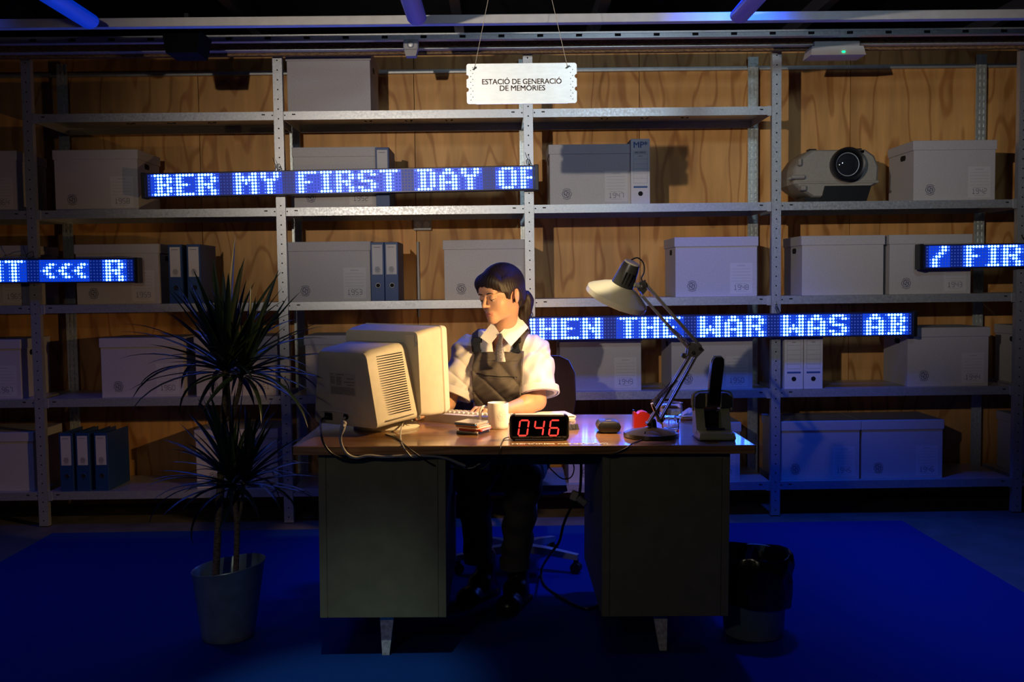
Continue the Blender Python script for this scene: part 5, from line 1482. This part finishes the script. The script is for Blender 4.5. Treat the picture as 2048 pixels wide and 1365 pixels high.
# bib seams and the chest zip
def chestline(pts, r, name, mt, off=.0125):
    MB().tube([toW @ project(x, z, off) for x, z in pts], r, 6).build(name, mt, over, True)
xs = np.linspace(-.080, .096, 14)
chestline([(x, .042-.014*(x+.08)/.165) for x in xs], .0022, 'zip', M_BLACK)
chestline([(x, .092) for x in xs], .0008, 'seam', M_BLACK, .0118)
chestline([(x, .034-.014*(x+.08)/.165) for x in xs], .0008, 'seam', M_OVER)
MB().sph(toW @ project(.088, .027, .014), .0032, 8, 6).build('zip_pull', M_CHROME, over, True)
# trousers
HPL, HPR = Vector((.105, 4.34, .52)), Vector((-.075, 4.36, .52))
KL, KR = Vector((.075, 3.90, .52)), Vector((-.125, 3.97, .52))
AL_, AR_ = P(1030, 1135, 3.90), P(958, 1128, 3.99)
def leg(Hp, K_, An, up):
    return U(.03, cap(Hp, K_, .095, .072), cap(K_, An, .072, .056))
tr = U(.04, ell(Vector((0.02, 4.33, .56)), (.175, .13, .13)), leg(HPL, KL, AL_, 0), leg(HPR, KR, AR_, 0), ell(T(0, .02, -.26), (.150, .115, .12)))
def tr_f(p):
    x, y, z = p[:, 0], p[:, 1], p[:, 2]
    d = tr(p) + .004*np.sin(30*x+55*z+3*np.sin(25*y)) + .003*np.sin(70*z-20*x)
    return np.maximum(np.maximum(d, .155-z), z-.78)
me = sdf_mesh(tr_f, (-.33, 3.75, .10), (.33, 4.55, .80), .006, 'trousers', [M_OVER]); me.transform(toW); put('trousers', me, woman)
for An in (AL_, AR_):
    MB().lathe([(.056, .158), (.0615, .160), (.063, .20), (.058, .203)], 24, toW @ Matrix.Translation((An.x, An.y, 0)), False, False).build('trouser_cuff', M_OVER, woman, True)
# shoes
for An, px, py in ((AL_, 1010, 1232), (AR_, 922, 1215)):
    toe = PZ(px, py, 0.012); hv = (Vector((An.x, An.y, 0))-Vector((toe.x, toe.y, 0))); L = hv.length; d = hv.normalized()
    toe = Vector((toe.x, toe.y, 0)); heel = toe + d*.265; s_ = d.cross(Vector((0, 0, 1)))
    Q = lambda a, b, z: toe + d*a + s_*b + Vector((0, 0, z))
    sh_f = U(.025, ell(Q(.055, 0, .034), (.050, .050, .034)), cap(Q(.06, .0, .036), Q(.20, 0, .045), .040, .040), cap(Q(.195, 0, .05), Q(.200, 0, .17), .042, .044), ell(Q(.15, 0, .075), (.05, .045, .04)))
    fn = lambda p, g_=sh_f: np.maximum(g_(p), .012+.007-p[:, 2])
    me = sdf_mesh(fn, [min(toe[i], heel[i])-.09 for i in (0, 1)]+[0.0], [max(toe[i], heel[i])+.09 for i in (0, 1)]+[.24], .0045, 'shoe', [M_SHOE]); me.transform(toW)
    so = put('shoe', me, woman)
    m = MB(); out = []
    for i in range(25):
        u = i/24; a = u*.245; w = .046*(1-.12*math.sin(PI*u*1.0+1.2))*min(1, .35+(u*9)**.6)*min(1, .5+((1-u)*9)**.6)
        out.append((a-.002, w))
    ring_ = [Q(a, w, 0) for a, w in out] + [Q(a, -w, 0) for a, w in out[::-1]]
    m.loft([[toW @ (p+Vector((0, 0, .0075))) for p in ring_], [toW @ (p+Vector((0, 0, .026))) for p in ring_]]).build('sole', M_BLACK, so)
    for k in range(5):
        a = .085+k*.02
        MB().tube([toW @ Q(a+.006, -.022, .075+k*.010), toW @ Q(a, 0, .083+k*.011), toW @ Q(a-.004, .022, .075+k*.010)], .0022, 5).build('lace', M_BLACK, so)

# ------------------------------------------------------------------ office chair
M_CHAIR = mat('dark_brown_seat_shell', (0.045, 0.028, 0.022), 0.45, 0, 0.1, 60)
ch = thing('office_chair', 'swivel office chair with a dark brown shell back under the woman', 'chair', (.055, 4.42, 0.007))
CO = Vector((.055, 4.42, 0.007))
rings = []
for z, w, y in ((.60, .15, .02), (.66, .185, .04), (.78, .20, .055), (.90, .195, .065), (.955, .165, .075), (.975, .12, .08)):
    ring_ = []
    for i in range(15):
        u = -1+2*i/14; ring_.append((u*w, y+.05*(1-u*u)-.02, z))
    for i in range(15):
        u = 1-2*i/14; ring_.append((u*w, y+.05*(1-u*u)+.012-.02, z))
    rings.append(ring_)
MB().loft(rings, M=Matrix.Translation((.075, .06, -.007)) @ Matrix.Rotation(-.30, 4, 'Z')).build('backrest', M_CHAIR, ch, True, 40)
MB().loft([[(x*.9, y*.9, .375) for x, y in ((-.2, -.2), (.2, -.2), (.22, .2), (-.22, .2))], [(-.22, -.22, .40), (.22, -.22, .40), (.23, .2, .40), (-.23, .2, .40)], [(-.215, -.215, .425), (.215, -.215, .425), (.225, .2, .425), (-.225, .2, .425)]]).build('seat', M_CHAIR, ch, True, 30)
MB().tube(spline([(.05, .15, .38), (.06, .25, .42), (.07, .20, .55), (.075, .14, .64)], 5), .014, 8).build('back_support', M_CHROME, ch, True)
MB().lathe([(.026, .10), (.026, .24), (.018, .24), (.018, .38)], 18, None, True, True).build('gas_column', M_CHROME, ch, True, 40)
M_CBASE = mat('grey_chair_base', (0.36, 0.38, 0.40), 0.4, 0.5)
for k in range(5):
    a = 2*PI*k/5 + 1.10*PI/5*0 - .35
    R_ = Matrix.Rotation(a, 4, 'Z')
    MB().loft([[(x, -w, z-h_), (x, w, z-h_), (x, w*.8, z), (x, -w*.8, z)] for x, w, z, h_ in ((.02, .028, .115, .035), (.15, .024, .105, .030), (.29, .017, .085, .024))], M=R_).build('base_arm', M_CBASE, ch, True, 30)
    cs = MB().lathe([(.012, .035), (.012, .066)], 10, R_ @ Matrix.Translation((.28, 0, 0)), True, True).build('caster', M_BLACK, ch)
    m = MB()
    for q in (-.012, .012):
        m.lathe([(.006, -.008), (.024, -.008), (.024, .008), (.006, .008)], 16, R_ @ Matrix.Translation((.28, q, .0245)) @ RX, True, True)
    m.build('wheel', M_BLACK, cs, True, 40)

# ------------------------------------------------------------------ cables
M_CBLACK = mat('black_cable_rubber', (0.012, 0.012, 0.013), 0.45)
M_CGREY = mat('grey_cable_rubber', (0.42, 0.40, 0.36), 0.5)
def cable(name, label, pts, r, mt, plug=None):
    c = MB().tube(spline(pts, 8), r, 8).build(name, mt, None, True)
    tag(c, label, 'cable')
    return c
YE = DY0-.008
def mw(x, y, z): return mo.matrix_basis @ (MT @ Vector((x, y, z)))
pw_ = mw(-.078, -.217, bz-.114)
cable('power_cable', 'black power cable hanging from the back of the monitor over the desk edge', [pw_, pw_+Vector((-.02, -.03, -.012)), P(643, 868, YE-.03), P(648, 888, YE-.018), P(664, 908, YE-.008), P(690, 918, YE), P(720, 920, YE+.02), P(760, 914, YE+.03), P(800, 918, YE+.02)], .0042, M_CBLACK)
vp = mw(.010, -.213, bz-.110)
vg = cable('signal_cable', 'thick grey signal cable looping from the monitor below the desk edge', [vp, vp+Vector((-.008, -.02, -.014)), P(688, 850, YE-.05), P(681, 872, YE-.045), P(683, 890, YE-.03), P(694, 908, YE-.015), P(712, 916, YE-.008), P(736, 912, YE-.004), P(770, 914, YE), P(820, 912, YE), P(880, 914, YE+.03), P(930, 932, YE+.08)], .0052, M_CGREY)
a = P(689, 843, YE-.048); b = P(682, 868, YE-.046)
MB().tube([a, a.lerp(b, .1), a.lerp(b, .6), b], [.006, .0095, .0095, .0065], 10).build('ferrite_sleeve', M_CGREY, vg, True)
q = on_desk(833, 866)
cable('white_cable', 'thin white cable dropping over the front desk edge below the monitor stand', [mw(.165, -.02, .04), on_desk(826, 852)+Vector((-.03, .0, .03)), on_desk(803, 868)+Vector((0, 0, .02)), on_desk(801, 880)+Vector((0, 0, .005)), P(806, 893, YE), P(815, 906, YE-.003), P(826, 915, YE), P(850, 912, YE+.03), P(895, 912, YE+.08), P(915, 930, YE+.10), P(940, 937, YE+.10), P(960, 928, YE+.12)], .0028, M_CGREY)
cable('thin_black_cable', 'thin black cable slanting from the monitor stand under the desk apron', [on_desk(770, 874)+Vector((0, .02, .004)), on_desk(795, 880)+Vector((0, 0, .004)), P(812, 893, YE), P(835, 910, YE-.003), P(862, 928, YE+.02), P(890, 938, YE+.1), P(930, 934, YE+.13), P(985, 915, YE+.15)], .003, M_CBLACK)
cable('tangled_cable', 'black cable bundle sagging in loops under the desk apron', [P(880, 915, YE+.10), P(905, 928, YE+.10), P(925, 940, YE+.10), P(945, 930, YE+.11), P(965, 938, YE+.11), P(985, 922, YE+.11), P(1000, 932, YE+.12), P(1005, 912, YE+.12)], .003, M_CBLACK)
cable('counter_cable', 'thin black cable running from the counter over the front desk edge', [on_desk(1018, 879)+Vector((0, .012, .006)), on_desk(1008, 880)+Vector((0, 0, .003)), on_desk(1003, 889)+Vector((0, 0, .003)), P(1001, 896, YE), P(998, 912, YE-.002), P(1004, 922, YE+.03), P(1003, 940, YE+.07), P(1020, 915, YE+.12)], .002, M_CBLACK)
cable('hanging_wire', 'thin black wire hanging in a V below the middle of the desk front', [P(1010, 908, YE+.06), P(1020, 918, YE+.05), P(1028, 924, YE+.05), P(1038, 914, YE+.05), P(1046, 907, YE+.06)], .0018, M_CBLACK)
cable('dangling_wire', 'black wire dangling in a long loop under the right half of the desk', [P(1095, 908, YE+.1), P(1096, 930, YE+.1), P(1108, 945, YE+.14), P(1125, 958, YE+.16), P(1142, 955, YE+.14), P(1148, 935, YE+.1), P(1138, 908, YE+.08)], .0022, M_CBLACK)
cable('lamp_cable', 'thin black lamp cable trailing from the base over the front desk edge', [LB+Vector((-.03, -.07, .030)), on_desk(1284, 882)+Vector((0, 0, .004)), on_desk(1266, 889.5)+Vector((0, .002, .004)), P(1252, 897, YE), P(1235, 905, YE-.002), P(1215, 912, YE+.02), P(1180, 912, YE+.12)], .0024, M_CBLACK)
fl_ = lambda px, py: PZ(px, py, .013)
fc = cable('floor_cable', 'black mains cable hanging from under the desk and curling on the carpet', [P(1162, 908, 3.62), P(1162, 950, 3.62), P(1158, 990, 3.62), P(1140, 1020, 3.66), P(1127, 1050, 3.74), P(1118, 1085, 3.82), P(1100, 1110, 3.90), fl_(1083, 1150)+Vector((0, 0, .02)), fl_(1090, 1172), fl_(1125, 1197), fl_(1160, 1215), fl_(1185, 1217), fl_(1200, 1208)], .0052, M_CBLACK)
M_PLUG = mat('pale_plug_plastic', (0.45, 0.42, 0.36), 0.4)
cc = P(1157, 996, 3.61)
MB().box(-.013, .013, -.011, .011, -.018, .018, .003, Matrix.Translation(cc+Vector((-.016, 0, .008))) @ Matrix.Rotation(.4, 4, 'Y')).build('plug', M_PLUG, fc)
MB().box(-.012, .012, -.012, .012, -.02, .02, .004, Matrix.Translation(cc+Vector((.012, 0, -.012))) @ Matrix.Rotation(-.9, 4, 'Y')).build('socket', mat('clear_plug_plastic', (0.3, 0.3, 0.3), 0.15), fc)
